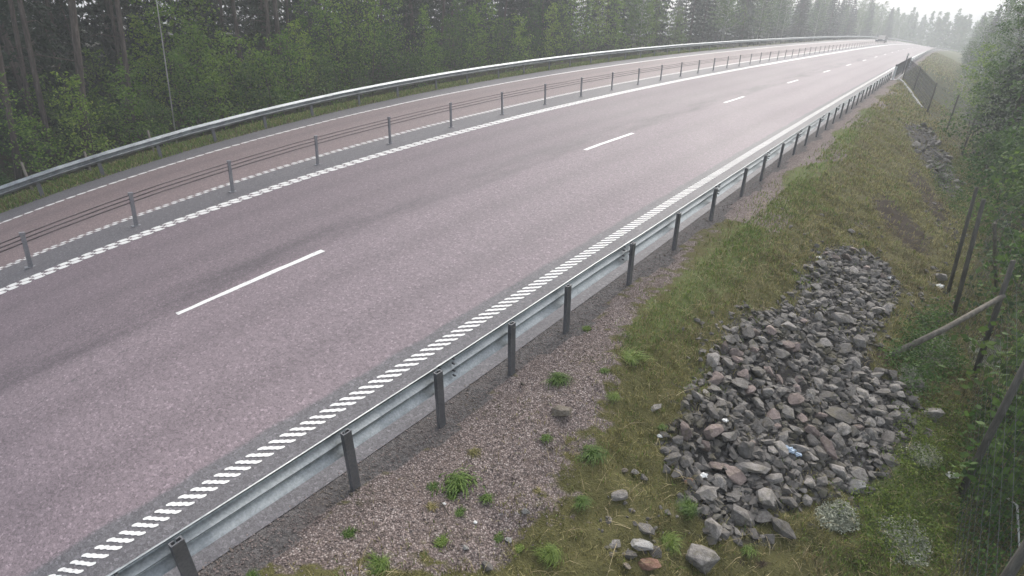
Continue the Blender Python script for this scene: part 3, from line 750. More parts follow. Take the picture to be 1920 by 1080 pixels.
zg, zs_, zgr, zrb = zone('gravel'), zone('soil') * .8, zone('green') * .75, zone('rubble')
so, oo = SS.ravel(), OO.ravel()
zg = np.maximum(zg, ((oo > 4) & (oo < 5.9 + .5 * np.sin(so * .8)) & (so > 9)) * .8)
zg = np.maximum(zg, ((oo > 4) & (oo < 8) & (so < -2)) * 1.0)
fine = ((oo > 3.5) & (oo < 5.18 + .08 * np.sin(so * 2.3))) * 1.0
fine = np.maximum(fine, ((oo < -11.5) & (oo > -12.75)) * 1.0)
forest = np.maximum(sm((oo - 10.2) / 3.0) * .8, sm((-oo - 14.2) / 1.5))
zgr = np.maximum(zgr, ((oo < -12.4) & (oo > -14.5)) * .55)
zgr = np.maximum(zgr, ((so > BR1) & (oo > 5)) * .5)
gme = np_mesh('ground', gv, gf, M['ground'], smooth=True)
for nm, cols in (('zone_a', (zg, zgr, zs_)), ('zone_b', (forest, fine, zrb))):
    a = gme.attributes.new(nm, 'FLOAT_COLOR', 'POINT')
    a.data.foreach_set('color', np.stack([*cols, np.ones_like(zg)], -1).astype(np.float32).ravel())
tag(obj('ground', gme), 'grassy and gravelly ground of the embankment and forest floor', None, kind='structure')

# ------------------------------------------------------------------ the road and its paint
rs = np.concatenate([np.arange(-60, -6, 6), np.arange(-6, 30, .5), np.arange(30, 62, 1.), np.arange(62, 304, 4), [320, 345, 375]])
ro = np.concatenate([[-12.35], np.arange(-12, 4.6, .5), [4.82]])
RS, RO = np.meshgrid(rs, ro, indexing='ij')
rp = road_pt(RS, RO)[..., :3].reshape(-1, 3)
idx = np.arange(len(rs) * len(ro)).reshape(len(rs), len(ro))
rf = np.stack([idx[:-1, :-1], idx[:-1, 1:], idx[1:, 1:], idx[1:, :-1]], -1).reshape(-1, 4)
rme = np_mesh('road', rp, rf, M['asphalt'], smooth=True)
uvl = rme.uv_layers.new(name='UVMap')
uvl.data.foreach_set('uv', np.stack([RO.ravel()[rf.ravel()], RS.ravel()[rf.ravel()]], -1).astype(np.float32).ravel())
road = tag(obj('road', rme), 'two carriageways of purplish grey asphalt curving away to the right', None, kind='structure')


def strip_quads(s0, s1, o0, o1, dz=0.005):
    """flat painted patches: arrays of station and offset spans -> one mesh"""
    s0, s1, o0, o1 = [np.asarray(x, float) for x in (s0, s1, o0, o1)]
    q = [road_pt(s0, o0), road_pt(s0, o1), road_pt(s1, o1), road_pt(s1, o0)]
    V = np.stack([x[..., :3] for x in q], 1)
    V[..., 2] += dz
    return V.reshape(-1, 3), np.arange(len(s0) * 4).reshape(-1, 4)


def marking(name, V, F, mat, label):
    o = obj(name, np_mesh(name, V, F, mat), road)
    o['label'] = label
    return o


def bars(lo, hi, per, o0, o1, fill, lobes=3, slant=0.0):
    """profiled line: a row of cross bars, each a chain of round dabs"""
    s = np.arange(lo, hi, per)
    s = s + rng.normal(0, per * .03, len(s))
    V, F = [], []
    n = 0
    for si in s:
        near = si < 14
        if not near:
            a = np.stack([road_pt(si + q, oo_)[:3] for q, oo_ in ((-per * fill / 2, o0), (slant - per * fill / 2, o1), (slant + per * fill / 2, o1), (per * fill / 2, o0))])
            a[:, 2] += .005
            f = [(0, 1, 2, 3)]
            V.append(a)
            F += [tuple(x + n for x in q) for q in f]
            n += 4
            continue
        k = lobes * 4 + 1
        t = np.linspace(0, 1, k)
        w = per * fill / 2 * (0.72 + 0.36 * np.abs(np.sin(t * PI * lobes))) * np.where((t < .01) | (t > .99), .55, 1) * rng.uniform(.88, 1.1, k)
        oo_ = o0 + (o1 - o0) * t
        a, b = road_pt(si + slant * t - w, oo_)[:, :3], road_pt(si + slant * t + w, oo_)[:, :3]
        v = np.concatenate([a, b])
        v[:, 2] += .005
        V.append(v)
        F += [(n + i, n + i + 1, n + k + i + 1, n + k + i) for i in range(k - 1)]
        n += 2 * k
    return np.concatenate(V), np.array(F)


V, F = bars(-14, 60, .148, 3.825, 4.03, .52, 4, .20)
marking('edge_line', V, F, M['paint'], 'white edge line of short cross bars beside the near guardrail')
V, F = strip_quads(np.arange(60, 300, 4.), np.arange(64, 304, 4.), np.full(60, 3.85), np.full(60, 4.0))
marking('edge_line', V, F, M['paint'], 'white edge line of the far bend on the right')
V1, F1 = bars(-24, 45, .30, -4.79, -4.61, .76, 2, .10)
V2, F2 = bars(-23.75, 45, .30, -4.60, -4.42, .76, 2, .10)
V3, F3 = strip_quads(np.arange(45, 300, 3.), np.arange(48, 303, 3.), np.full(85, -4.79), np.full(85, -4.42))
marking('median_line', np.concatenate([V1, V2, V3]), np.concatenate([F1, F2 + len(V1), F3 + len(V1) + len(V2)]), M['paint'], 'broad white double row line beside the cable barrier')
V1, F1 = bars(-24, 40, .24, -6.37, -6.255, .64, 2, .06)
V2, F2 = bars(-23.82, 40, .24, -6.245, -6.13, .64, 2, .06)
V3, F3 = strip_quads(np.arange(40, 300, 4.), np.arange(44, 304, 4.), np.full(65, -6.33), np.full(65, -6.17))
marking('median_line', np.concatenate([V1, V2, V3]), np.concatenate([F1, F2 + len(V1), F3 + len(V1) + len(V2)]), M['worn'], 'thin worn hatched line behind the cable barrier')
V1, F1 = bars(-24, 26, .36, -11.0, -10.83, .86, 1, .08)
V3, F3 = strip_quads(np.arange(26, 300, 2.), np.arange(28, 302, 2.), np.full(137, -11.0), np.full(137, -10.83))
marking('edge_line', np.concatenate([V1, V3]), np.concatenate([F1, F3 + len(V1)]), M['paint'], 'white edge line along the far carriageway')
for i in range(-2, 16):
    s0, L = i * 12.0, 3.0
    k = 12
    ss = np.linspace(s0, s0 + L, k + 1)
    jl, jr = rng.normal(0, .006, k + 1), rng.normal(0, .006, k + 1)
    jr[:k // 3] -= .022 * (i == 0)
    a, b = road_pt(ss, -.065 + jl)[:, :3], road_pt(ss, .065 + jr)[:, :3]
    v = np.concatenate([a, b])
    v[:, 2] += .006
    f = [(j, j + 1, k + 1 + j + 1, k + 1 + j) for j in range(k)]
    obj('lane_dash', np_mesh('lane_dash', v, f, M['paint']), road)

# ------------------------------------------------------------------ barriers
def sweep(profile, o, ss, base=0.0):
    """a closed profile [(across, up)] carried along the road at offset o"""
    k, n = len(profile), len(ss)
    V = np.zeros((n, k, 3))
    hs = road_pt(ss, o)[..., 3]
    for j, (dx, dz) in enumerate(profile):
        p = road_pt(ss, o + dx)
        V[:, j, :2] = p[..., :2]
        V[:, j, 2] = road_pt(ss, o)[..., 2] + base + dz * hs
    F = []
    for i in range(n - 1):
        for j in range(k):
            F.append((i * k + j, i * k + (j + 1) % k, (i + 1) * k + (j + 1) % k, (i + 1) * k + j))
    return V.reshape(-1, 3), np.array(F)


def w_profile(top, side, th=.011):
    """W-beam: height 0.31, bulging to `side`"""
    pts = [(0, 0), (.010, -.010), (.072, -.066), (.082, -.078), (.083, -.090), (.076, -.100), (.012, -.142), (.006, -.155),
           (.012, -.168), (.072, -.208), (.083, -.220), (.083, -.232), (.075, -.246), (.012, -.298), (0, -.310)]
    a = [(side * x, top + z) for x, z in pts]
    b = [(side * (x - th), top + z - (.004 if i < 7 else -.004)) for i, (x, z) in enumerate(pts)]
    return a + b[::-1]


def post_mesh(name, w, d, h, mat, bev=.008, kind='C', hole=False):
    m = MB()
    if kind == 'C':                                        # lipped channel, open along the road
        m.box(0, -d / 2 + .006, h / 2 - .3, w, .012, h + .6)
        m.box(-w / 2 + .006, .0, h / 2 - .3, .012, d - .024, h + .6)
        m.box(w / 2 - .006, .0, h / 2 - .3, .012, d - .024, h + .6)
        m.box(-w / 2 + .02, d / 2 - .006, h / 2 - .3, .04, .012, h + .6)
        m.box(w / 2 - .02, d / 2 - .006, h / 2 - .3, .04, .012, h + .6)
    else:
        m.box(0, 0, h / 2 - .01, w, d, h - .02)
        m.box(0, 0, .012, w * 2.1, d * 2.6, .02)
        m.box(0, 0, h - .03, w * 1.12, d * 1.25, .07)
    return m.mesh(name, mat)


def put(name, me, parent, s, o, scale=1.0, rx=0.0, ground=False, dz=0.0):
    p = (ground_pt if ground else road_pt)(s, o)
    q = obj(name, me, parent)
    q.location = (p[0], p[1], p[2] + dz)
    q.rotation_euler = (rx, random.uniform(-.012, .012), heading(s, o) + random.uniform(-.03, .03))
    q.scale = (1, 1, scale * p[3])
    return q


ss_n = np.concatenate([np.arange(-24, 50, .5), np.arange(50, 241, 4.)])
# near (right) guardrail
gr = tag(link(bpy.data.objects.new('guardrail', None)), 'near galvanised guardrail on dark posts, between the broad asphalt lanes and the gravel bank', 'guardrail')
s_r = np.arange(-20, 53.6, .5)
V, F = sweep(w_profile(.695, -1), 5.00, s_r)
obj('beam', np_mesh('beam', V, F, M['rail'], smooth=False), gr)
pm = post_mesh('post', .095, .055, .685, M['post'])
for s in [-18, -16, -14, -12, -10, -8.0, -6.2, -4.2, -2.38, -.5, .75, 2.0, 3.2, 5.0, 6.75, 8.65, 10.7, 12.4, 14.3, 16.2, 18, 20] + list(np.arange(21.9, 53, 1.9)):
    put('post', pm, gr, s, 5.07)
for k in range(14):                                        # splices with bolt heads
    s0 = -7.2 + 4.0 * k
    V, F = sweep(w_profile(.697, -1, .012), 4.996, np.array([s0, s0 + .16, s0 + .32]))
    sp = obj('splice', np_mesh('splice', V, F, M['rail']), gr)
    b = MB()
    for u in (.05, .27):
        for dz in (.66, .60, .51, .45):
            p = road_pt(s0 + u, 5.012 - .05)
            hd = heading(s0 + u, 5)
            nx, ny = math.sin(hd), -math.cos(hd)
            c = Vector((p[0], p[1], p[2] + dz * p[3]))
            b.tube([c + Vector((nx, ny, 0)) * .02, c + Vector((nx, ny, 0)) * .062], .012, 6)
    obj('bolt', b.mesh('bolt', M['post']), sp)
# guardrail beyond the bridge
gr2 = tag(link(bpy.data.objects.new('guardrail', None)), 'distant guardrail on the right of the bend beyond the bridge', 'guardrail')
s_f = np.concatenate([np.arange(BR1 + .5, 240, 3.)])
V, F = sweep(w_profile(.74, -1, .02), 5.00, s_f)
obj('beam', np_mesh('beam', V, F, M['rail']), gr2)
for i, s in enumerate(np.arange(BR1 + 2, 200, 4.)):
    put('post', pm, gr2, s, 5.07)
# far (left) guardrail
gl = tag(link(bpy.data.objects.new('guardrail', None)), 'far guardrail with a bright top edge, along the forest on the left', 'guardrail')
V, F = sweep(w_profile(.775, 1), -12.56, ss_n)
obj('beam', np_mesh('beam', V, F, M['rail']), gl)
pl = post_mesh('post', .10, .055, .70, M['post'])
for s in [-22.7, -20.3, -18, -15.7, -13.4, -11, -8.7, -6.4, -4.2, -2, .25, 2.5, 4.75, 7.0, 9.25, 11.5, 14, 16.25, 18.75, 21, 23.5, 25.75, 28.25, 30.5, 33] + list(np.arange(35.4, 200, 2.4)):
    put('post', pl, gl, s, -12.63, 1.0, ground=False, dz=-.03)
# cable barrier on the median
cb = tag(link(bpy.data.objects.new('cable_barrier', None)), 'median barrier of three steel cables on a row of dark upright posts', 'cable barrier')
pc = post_mesh('post', .045, .075, .86, M['cpost'], kind='I')
for k in range(-8, 62):
    s = -1.50 + 2.745 * k
    q = put('post', pc, cb, s, -5.41, .99)
    q.rotation_euler.z -= PI / 2
    if s < 14:                                             # the nearest ones stand a little out of plumb
        q.rotation_euler.rotate(Quaternion((0, 1, 0), math.radians(1.0 + (14 - s) * .55)).to_euler())
for hgt in (.80, .71, .62):
    m = MB()
    sc = np.arange(-24, 170, 1.37)
    p = road_pt(sc, -5.41)
    sag = -.012 * np.sin(((sc + 1.5) / 2.745 % 1) * PI)
    lean = np.clip(14 - sc, 0, 30) * .55 / 57.3 * hgt + np.where(sc < 14, .0174 * hgt, 0)
    m.tube([(a[0] + l * .95, a[1], a[2] + hgt * a[3] + g) for a, g, l in zip(p, sag, lean)], .013, 6)
    obj('cable', m.mesh('cable', M['cable'], True), cb)

# ------------------------------------------------------------------ the bridge railing and the far end of the near guardrail
br = tag(link(bpy.data.objects.new('bridge_railing', None)), 'tall bridge railing with dark mesh panels and pale end post where the near guardrail ends', 'railing')
sb = np.arange(BR0 - .4, BR1 + .1, 1.)
for hgt in (1.25, .85, .42):
    m = MB()
    m.tube([(a[0], a[1], a[2] + hgt * a[3]) for a in road_pt(sb, 5.15)], .045 if hgt > 1 else .03, 6)
    obj('rail', m.mesh('rail', M['post'], True), br)
pb = post_mesh('post', .08, .08, 1.28, M['post'], kind='I')
for s in np.arange(BR0, BR1 + .1, 2.2):
    put('post', pb, br, s, 5.15)
pe = post_mesh('end_post', .20, .14, 1.1, M['white'], kind='I')
put('end_post', pe, br, BR0 - .6, 5.2)
put('end_post', pe, br, BR1 + .6, 5.2)
m = MB()
for s in np.arange(BR0, BR1, .11):
    a = road_pt(s, 5.17)
    m.tube([(a[0], a[1], a[2] + .05), (a[0], a[1], a[2] + 1.2 * a[3])], .012, 4)
obj('mesh_panel', m.mesh('mesh_panel', M['dark']), br)
mk = tag(link(bpy.data.objects.new('marker_post', None)), 'thin dark marker post sticking up beside the bridge railing', 'marker post')
a = road_pt(62.5, 5.35)
mk.location = a[:3]
m = MB()
m.tube([(0, 0, -.4), (0, 0, 1.75)], .05, 8)
obj('pole', m.mesh('pole', M['dark'], True), mk)
m = MB()
m.box(0, -.06, 1.62, .12, .02, .2)
obj('reflector', m.mesh('reflector', M['white'], bevel=.005), mk)
# abutment: a retaining wing wall below the railing
wl_ = MB()
for s0, s1 in ((BR0 - 1.0, BR1 + 1.0),):
    st = np.arange(s0, s1 + .1, 1.)
    prof = [(.0, -.02), (.45, -.02), (.45, -5.2), (.0, -5.2)]
    V, F = sweep(prof, 5.05, st)
    wl_.add(V.tolist(), F.tolist())
tag(obj('bridge_wall', wl_.mesh('bridge_wall', M['concrete'])), 'grey concrete edge wall of the bridge under the tall railing', 'bridge')


# ------------------------------------------------------------------ wildlife fence along the foot of the bank and up to the bridge
def fence_post(h, r=.045):
    m = MB()
    m.tube([(0, 0, -.3), (0, 0, h * .5), (0, 0, h)], [r, r * .95, r * .85], 8)
    return m.mesh('post', M['fencewood'], True)


def wire_net(m, A, B, ha, hb, r=.0022, step=.16):
    A, B = Vector(A), Vector(B)
    L = (B - A).length
    for t in np.arange(0, 1.0001, step / L):
        p = A.lerp(B, t)
        h = ha * (1 - t) + hb * t
        m.tube([p + Vector((0, 0, .04)), p + Vector((0, 0, h - .05))], r, 3, False)
    for f in (.03, .09, .16, .24, .33, .43, .54, .66, .80, .95):
        m.tube([A + Vector((0, 0, ha * f)), B + Vector((0, 0, hb * f))], r, 3, False)


fe = tag(link(bpy.data.objects.new('wildlife_fence', None)), 'wire mesh fence on tall grey timber posts along the foot of the rocky bank', 'fence')
fpx = [(1801, 925, 2.35, -.02), (1826, 705, 2.30, -.09), (1789, 587, 2.5, -.13)]
fpts = []
for u, v, h, ln in fpx:
    p, t = P(u, v)
    fpts.append((p.copy(), h, ln))
d0 = fpts[0][0] - fpts[1][0]
fpts.insert(0, (fpts[0][0] + Vector((d0.x * .9, d0.y * .9, 0)), 2.35, 0))
fpts[0][0].z = drop(fpts[0][0].x, fpts[0][0].y)
p0 = fpts[0][0] + Vector((d0.x, d0.y - .8, 0))
p0.z = drop(p0.x, p0.y)
fpts.insert(0, (p0, 2.3, 0))
for s, o, h in ((17.0, 11.2, 2.3), (21.0, 11.6, 2.3), (25.0, 11.8, 2.3), (29.5, 11.6, 2.3), (34.0, 11.2, 2.3), (38.5, 10.6, 2.3)):
    q = ground_pt(s, o)
    fpts.append((Vector(q[:3]), h, 0))
net = MB()
for i, (p, h, ln) in enumerate(fpts):
    q = obj('post', fence_post(h), fe, p)
    q.rotation_euler = (random.uniform(-.02, .02), ln, 0)
    if i:
        a = fpts[i - 1]
        wire_net(net, a[0], p, a[1], h)
obj('wire_mesh', net.mesh('wire_mesh', M['dark']), fe)
# second post beside the near post, and the bracing pole leaning on the fence
q = P(1777, 549)[0]
o_ = obj('post', fence_post(2.45, .04), fe, q)
o_.rotation_euler = (0, -.12, 0)
a = P(1672, 668)[0]
tb = fpts[3][0]
uvt = Vector((tb.x - .15, tb.y, tb.z + 1.66))
pole = tag(link(bpy.data.objects.new('bracing_pole', None)), 'long bare pole lying slantwise from the bank up against a fence post', 'pole')
pole.location = a
m = MB()
e = uvt - a
m.tube([(-e.x * .02, -e.y * .02, .03), (e.x * .5, e.y * .5, e.z * .5 - .04), (e.x * 1.01, e.y * 1.01, e.z)], [.055, .05, .042], 9)
obj('stem', m.mesh('stem', M['wood'], True), pole)
a = P(1868, 545)[0]
b_ = fpts[4][0] + Vector((.05, 0, 2.0))
pole = tag(link(bpy.data.objects.new('bracing_pole', None)), 'thin grey pole sloping down behind the paired fence posts', 'pole')
pole.location = a
e = b_ - a
m = MB()
m.tube([(0, 0, 0), (e.x * .5, e.y * .5, e.z * .5 - .03), (e.x, e.y, e.z)], [.04, .036, .03], 8)
obj('stem', m.mesh('stem', M['wood'], True), pole)

# fence that comes down the slope beside the bridge
fb = tag(link(bpy.data.objects.new('slope_fence', None)), 'dark mesh fence stepping down the slope from the bridge corner', 'fence')
pp = []
for (u, v, h) in ((1693, 148, 1.6), (1712, 172, 1.7), (1738, 212, 1.75), (1774, 246, 1.9), (1806, 282, 2.0)):
    p, t = P(u, v)
    pp.append((p.copy(), h))
    q = obj('post', fence_post(h, .05), fb, p)
m = MB()
for i, ((a, ha), (b, hb)) in enumerate(zip(pp[:-1], pp[1:])):
    wire_net(m, a, b, ha, hb, .0065 if i < 2 else .004, .12)
obj('wire_mesh', m.mesh('wire_mesh', M['dark']), fb)
hr_ = tag(link(bpy.data.objects.new('kerb_beam', None)), 'pale sloping concrete beam running down the bank from the bridge corner', 'beam')
a, b = P(1685, 149)[0], P(1728, 203)[0]
hr_.location = a
m = MB()
e = b - a
n = 10
m.tube([(e.x * i / n, e.y * i / n, drop(a.x + e.x * i / n, a.y + e.y * i / n) - a.z + .05) for i in range(n + 1)], .065, 6)
obj('beam', m.mesh('beam', M['concrete']), hr_)

# ------------------------------------------------------------------ stones
def stone_mesh(seed, flat=.75, pts=16, bev=.06):
    r = random.Random(seed)
    bm = bmesh.new()
    for _ in range(pts):
        v = Vector((r.gauss(0, 1), r.gauss(0, 1), r.gauss(0, 1))).normalized() * r.uniform(.8, 1.08)
        bm.verts.new((v.x * 1.08, v.y * .9, v.z * flat))
    g = bmesh.ops.convex_hull(bm, input=bm.verts[:])
    bmesh.ops.delete(bm, geom=list({e for e in g['geom_interior'] + g['geom_unused'] if isinstance(e, bmesh.types.BMVert)}), context='VERTS')
    bmesh.ops.bevel(bm, geom=bm.edges[:], offset=bev, segments=2, affect='EDGES', profile=.6, clamp_overlap=True)
    me = bpy.data.meshes.new('stone')
    bm.to_mesh(me)
    bm.free()
    return me


SH = [stone_mesh(i, random.Random(i).uniform(.68, .95), random.Random(i).choice([12, 14, 18, 22]), random.Random(i).uniform(.04, .08)) for i in range(16)]
SHM = {}


def stone_of(i, mat):
    k = (i, mat)
    if k not in SHM:
        me = SH[i].copy()
        me.materials.clear()
        me.materials.append(M[mat])
        SHM[k] = me
    return SHM[k]


def stone(loc, r, mat, label, group=None, sh=None, sx=1.0, sz=1.0, rz=None, sink=.25, name='stone', tilt=.35, cat='stone'):
    o = obj(name, stone_of(sh if sh is not None else random.randrange(16), mat))
    o.location = (loc[0], loc[1], loc[2] + r * (.62 - sink) * sz)
    o.rotation_euler = (random.gauss(0, tilt), random.gauss(0, tilt), random.uniform(0, 6.28) if rz is None else rz)
    o.scale = (r * sx, r, r * sz)
    return tag(o, label, cat, group)


placed = []                                                # (x, y, r)


def free(x, y, r, f=.8):
    for a, b, c in placed:
        if (a - x) ** 2 + (b - y) ** 2 < ((c + r) * f) ** 2:
            return False
    return True


# the stones one can tell apart: photo position, half width in pixels, material, label
SPECIAL = [
    (1053, 768, 23, 'rocktan', 'lone tan boulder on the red gravel behind the near guardrail', 1.15, .8),
    (1564, 772, 36, 'rock', 'largest pale grey slab lying flat across the middle of the stone heap', 1.5, .7),
    (1746, 772, 21, 'rock', 'round grey boulder among greenery just right of the stone heap', 1.1, .9),
    (1440, 931, 31, 'rock', 'broad grey boulder at the lower edge of the stone heap', 1.3, .8),
    (1384, 963, 26, 'rock', 'upright blocky grey boulder at the bottom tip of the stone heap', 1.0, 1.1),
    (1428, 967, 22, 'rock', 'grey boulder between the blocky one and the grass at the heap foot', 1.2, .8),
    (1466, 987, 29, 'rock', 'grey lichen specked boulder in dry grass below the stone heap', 1.4, .8),
    (1408, 872, 28, 'rock', 'long tilted grey slab in the lower middle of the stone heap', 1.6, .7),
    (1319, 922, 25, 'rock', 'dark grey block at the left foot of the stone heap', 1.1, .9),
    (1312, 1048, 36, 'rock', 'big dark mossy boulder at the bottom edge of the picture', 1.0, 1.1),
    (1294, 904, 14, 'brick', 'brick red stone at the left edge of the stone heap', 1.0, .9),
    (1216, 1056, 22, 'brick', 'rust stained angular boulder in the grass near the bottom edge', 1.3, .8),
    (1201, 1018, 24, 'rockpale', 'pale speckled boulder in the small cluster by the bottom edge', 1.2, .7),
    (1210, 990, 19, 'rock', 'grey wedge stone at the top of the small cluster by the bottom edge', 1.2, .8),
    (1153, 1018, 15, 'rock', 'flat dark stone left of the small cluster by the bottom edge', 1.4, .5),
    (1229, 1034, 15, 'rock', 'rough grey stone right of the rust stained boulder', 1.0, .9),
    (1160, 925, 19, 'rock', 'half buried grey stone in dry grass left of the heap', 1.3, .6),
    (1172, 1058, 13, 'rocktan', 'light tan shard beside the rust stained boulder', 1.3, .8),
    (1180, 1037, 15, 'rock', 'dull round stone below the flat dark stone', 1.1, .7),
    (984, 958, 10, 'rockpale', 'whitish stone alone on the gravel among weeds', 1.1, .8),
    (873, 1025, 8, 'rockpale', 'small pale stone on the gravel near the bottom of the picture', 1.3, .7),
    (953, 1012, 9, 'rockpale', 'small white stone between two weeds on the gravel', 1.0, .9),
    (913, 1060, 15, 'rock', 'grey stone at the gravel edge touching the bottom of the picture', 1.1, .9),
    (1228, 762, 13, 'rock', 'flat stone sunk in grass left of the upper heap', 1.3, .6),
    (1722, 722, 15, 'rock', 'upright grey stone in moss above the round boulder', .8, 1.2),
    (1595, 434, 8, 'rock', 'single grey stone on the mossy slope above the heap', 1.1, .9),
    (1480, 425, 8, 'rock', 'dark stone in the grass high on the slope', 1.1, .8),
    (1576, 596, 20, 'rock', 'bluish grey triangular slab in the upper part of the heap', 1.3, .9),
    (1762, 520, 14, 'rock', 'pointed grey stone at the foot of the paired fence posts', .9, 1.2),
    (1600, 912, 24, 'rockpale', 'pale mossy boulder at the lower right edge of the heap', 1.2, .9),
    (1540, 905, 18, 'rock', 'upright grey stone beside the pale mossy boulder', .8, 1.3),
    (1448, 778, 16, 'rockred', 'rounded reddish stone high in the stone heap', 1.0, 1.0),
    (1522, 805, 19, 'rockred', 'reddish grey block right of centre in the stone heap', 1.2, .8),
    (1372, 885, 30, 'rockred', 'wide reddish boulder in the lower left of the stone heap', 1.4, .8),
    (1260, 856, 18, 'rock', 'grey boulder at the far left end of the stone heap', 1.2, .9),
    (1190, 884, 9, 'rock', 'small grey stone of the trio left of the heap', 1.1, .8),
    (1206, 893, 10, 'rock', 'middle stone of the trio left of the heap', 1.2, .7),
    (1170, 881, 8, 'rocktan', 'brownish stone of the trio left of the heap', 1.2, .7),
]
for k, (u, v, hw, mat, lab, sx, sz) in enumerate(SPECIAL):
    p, t = P(u, v + hw * .25)
    r = hw * t / FPX / 1.12 / max(sx, 1) ** .5
    placed.append((p.x, p.y, r))
    big = hw > 11
    stone(p, r, mat, lab, None, k % 16, sx, sz, random.uniform(-.4, .4) - .1, .3, 'boulder' if big else 'stone', .22, 'boulder' if big else 'stone')
# the heap: first the stones that are counted out, then the small ones between them
heap, heap2 = ZONES['rubble']
redc = P(1450, 680)[0]
redc2 = P(1330, 860)[0]


def scatter(poly, n, rfun, f, tries=4000):
    lo, hi = poly.min(0), poly.max(0)
    out = []
    for _ in range(tries):
        if len(out) >= n:
            break
        x, y = random.uniform(lo[0], hi[0]), random.uniform(lo[1], hi[1])
        if not inside(poly, np.array([x]), np.array([y]))[0]:
            continue
        r = rfun(x, y)
        if free(x, y, r, f):
            placed.append((x, y, r))
            out.append((x, y, r))
    return out


def rsize(x, y):
    near = max(0.0, min(1.0, (9.5 - y) / 4.5))
    return random.triangular(.055, .135 + .045 * near, .075 + .025 * near)


for x, y, r in scatter(heap, 250, rsize, .66, 14000):
    dr = min(math.hypot(x - redc.x, y - redc.y) / 1.3, math.hypot(x - redc2.x, y - redc2.y) / .9)
    red = random.random() < max(.06, .60 - .55 * dr)
    stone((x, y, drop(x, y) + random.uniform(0, .03)), r, 'rockred' if red else 'rock',
          'reddish broken stone lying in the heap of blasted rock' if red else 'angular grey stone lying in the heap of blasted rock',
          'reddish stones of the rock heap' if red else 'grey stones of the rock heap', None, random.uniform(.9, 1.25), random.uniform(.6, .95), None, .24, 'stone', .4)
for x, y, r in scatter(heap2, 38, lambda x, y: random.uniform(.10, .22), .8, 3000):
    stone((x, y, drop(x, y)), r, 'rock', 'grey stone strewn over the far part of the slope near the trees', 'stones on the far slope', None, 1.1, .8, None, .1, 'stone', .5)


def merged_stones(name, pts, mats, label, lo=.6):
    """many small stones in one mesh (only for what nobody could count)"""
    Vs, Fs, n = [], [], 0
    base = []
    for k in range(8):
        bm = bmesh.new()
        rr = random.Random(100 + k)
        for _ in range(9):
            v = Vector((rr.gauss(0, 1), rr.gauss(0, 1), rr.gauss(0, 1))).normalized()
            bm.verts.new((v.x * 1.15, v.y * .9, v.z * .7))
        g = bmesh.ops.convex_hull(bm, input=bm.verts[:])
        bm.verts.index_update()
        bmesh.ops.triangulate(bm, faces=bm.faces[:])
        bm.verts.index_update()
        base.append((np.array([v.co[:] for v in bm.verts]), np.array([[v.index for v in f.verts] for f in bm.faces])))
        bm.free()
    tint = []
    for x, y, z, r in pts:
        bv, bf = base[random.randrange(8)]
        R = np.array(Matrix.Rotation(random.uniform(0, 6.28), 3, 'Z') @ Matrix.Rotation(random.gauss(0, .5), 3, 'X'))
        Vs.append(bv @ R.T * r + np.array([x, y, z + r * .2]))
        Fs.append(bf + n)
        n += len(bv)
    return obj(name, np_mesh(name, np.concatenate(Vs), np.concatenate(Fs), mats))


small = []
STRAY = [poly_w([(1500, 440), (1560, 400), (1640, 410), (1690, 470), (1650, 490), (1560, 470), (1520, 500)]), poly_w([(1690, 530), (1760, 490), (1795, 600), (1760, 660), (1690, 610)]),
         poly_w([(1735, 385), (1790, 380), (1810, 470), (1765, 510)]), poly_w([(1120, 960), (1260, 930), (1300, 1010), (1240, 1075), (1120, 1060)]), poly_w([(1290, 620), (1360, 580), (1380, 600), (1330, 690), (1290, 760)])]
for poly, cnt, r0, r1 in ((heap, 2600, .035, .085), (heap2, 260, .05, .12), (STRAY[0], 50, .02, .06), (STRAY[1], 60, .03, .08), (STRAY[2], 45, .04, .09), (STRAY[3], 40, .015, .045), (STRAY[4], 30, .02, .06)):
    lo, hi = poly.min(0), poly.max(0)
    X, Y = rng.uniform(lo[0], hi[0], cnt * 3), rng.uniform(lo[1], hi[1], cnt * 3)
    k = inside(poly, X + rng.normal(0, .1, X.shape), Y + rng.normal(0, .1, Y.shape))
    for x, y in list(zip(X[k], Y[k]))[:cnt]:
        small.append((x, y, drop(x, y), random.uniform(r0, r1)))
tag(merged_stones('rubble', small, M['rock'], ''), 'small broken grey rubble filling the gaps of the stone heap', 'rubble', kind='stuff')
# loose gravel on the bank
gp = []
gpoly = ZONES['gravel'][0]
s_ = rng.uniform(-3.5, 18, 90000)
o_ = rng.uniform(4.78, 9.2, 90000)
G = ground_pt(s_, o_)
k = inside(gpoly, G[:, 0] + rng.normal(0, .12, len(s_)), G[:, 1] + rng.normal(0, .12, len(s_)))
k |= (o_ < 5.35) & (rng.random(len(s_)) < .5)
k &= rng.random(len(s_)) < np.clip(9.0 / (np.hypot(G[:, 0], G[:, 1]) ** 1.3), 0, 1)
for g in G[k][:20000]:
    gp.append((g[0], g[1], g[2], random.triangular(.005, .018, .008)))
tag(merged_stones('gravel', gp, M['gravel'], ''), 'loose reddish grey gravel scattered on the bank beside the guardrail', 'gravel', kind='stuff')


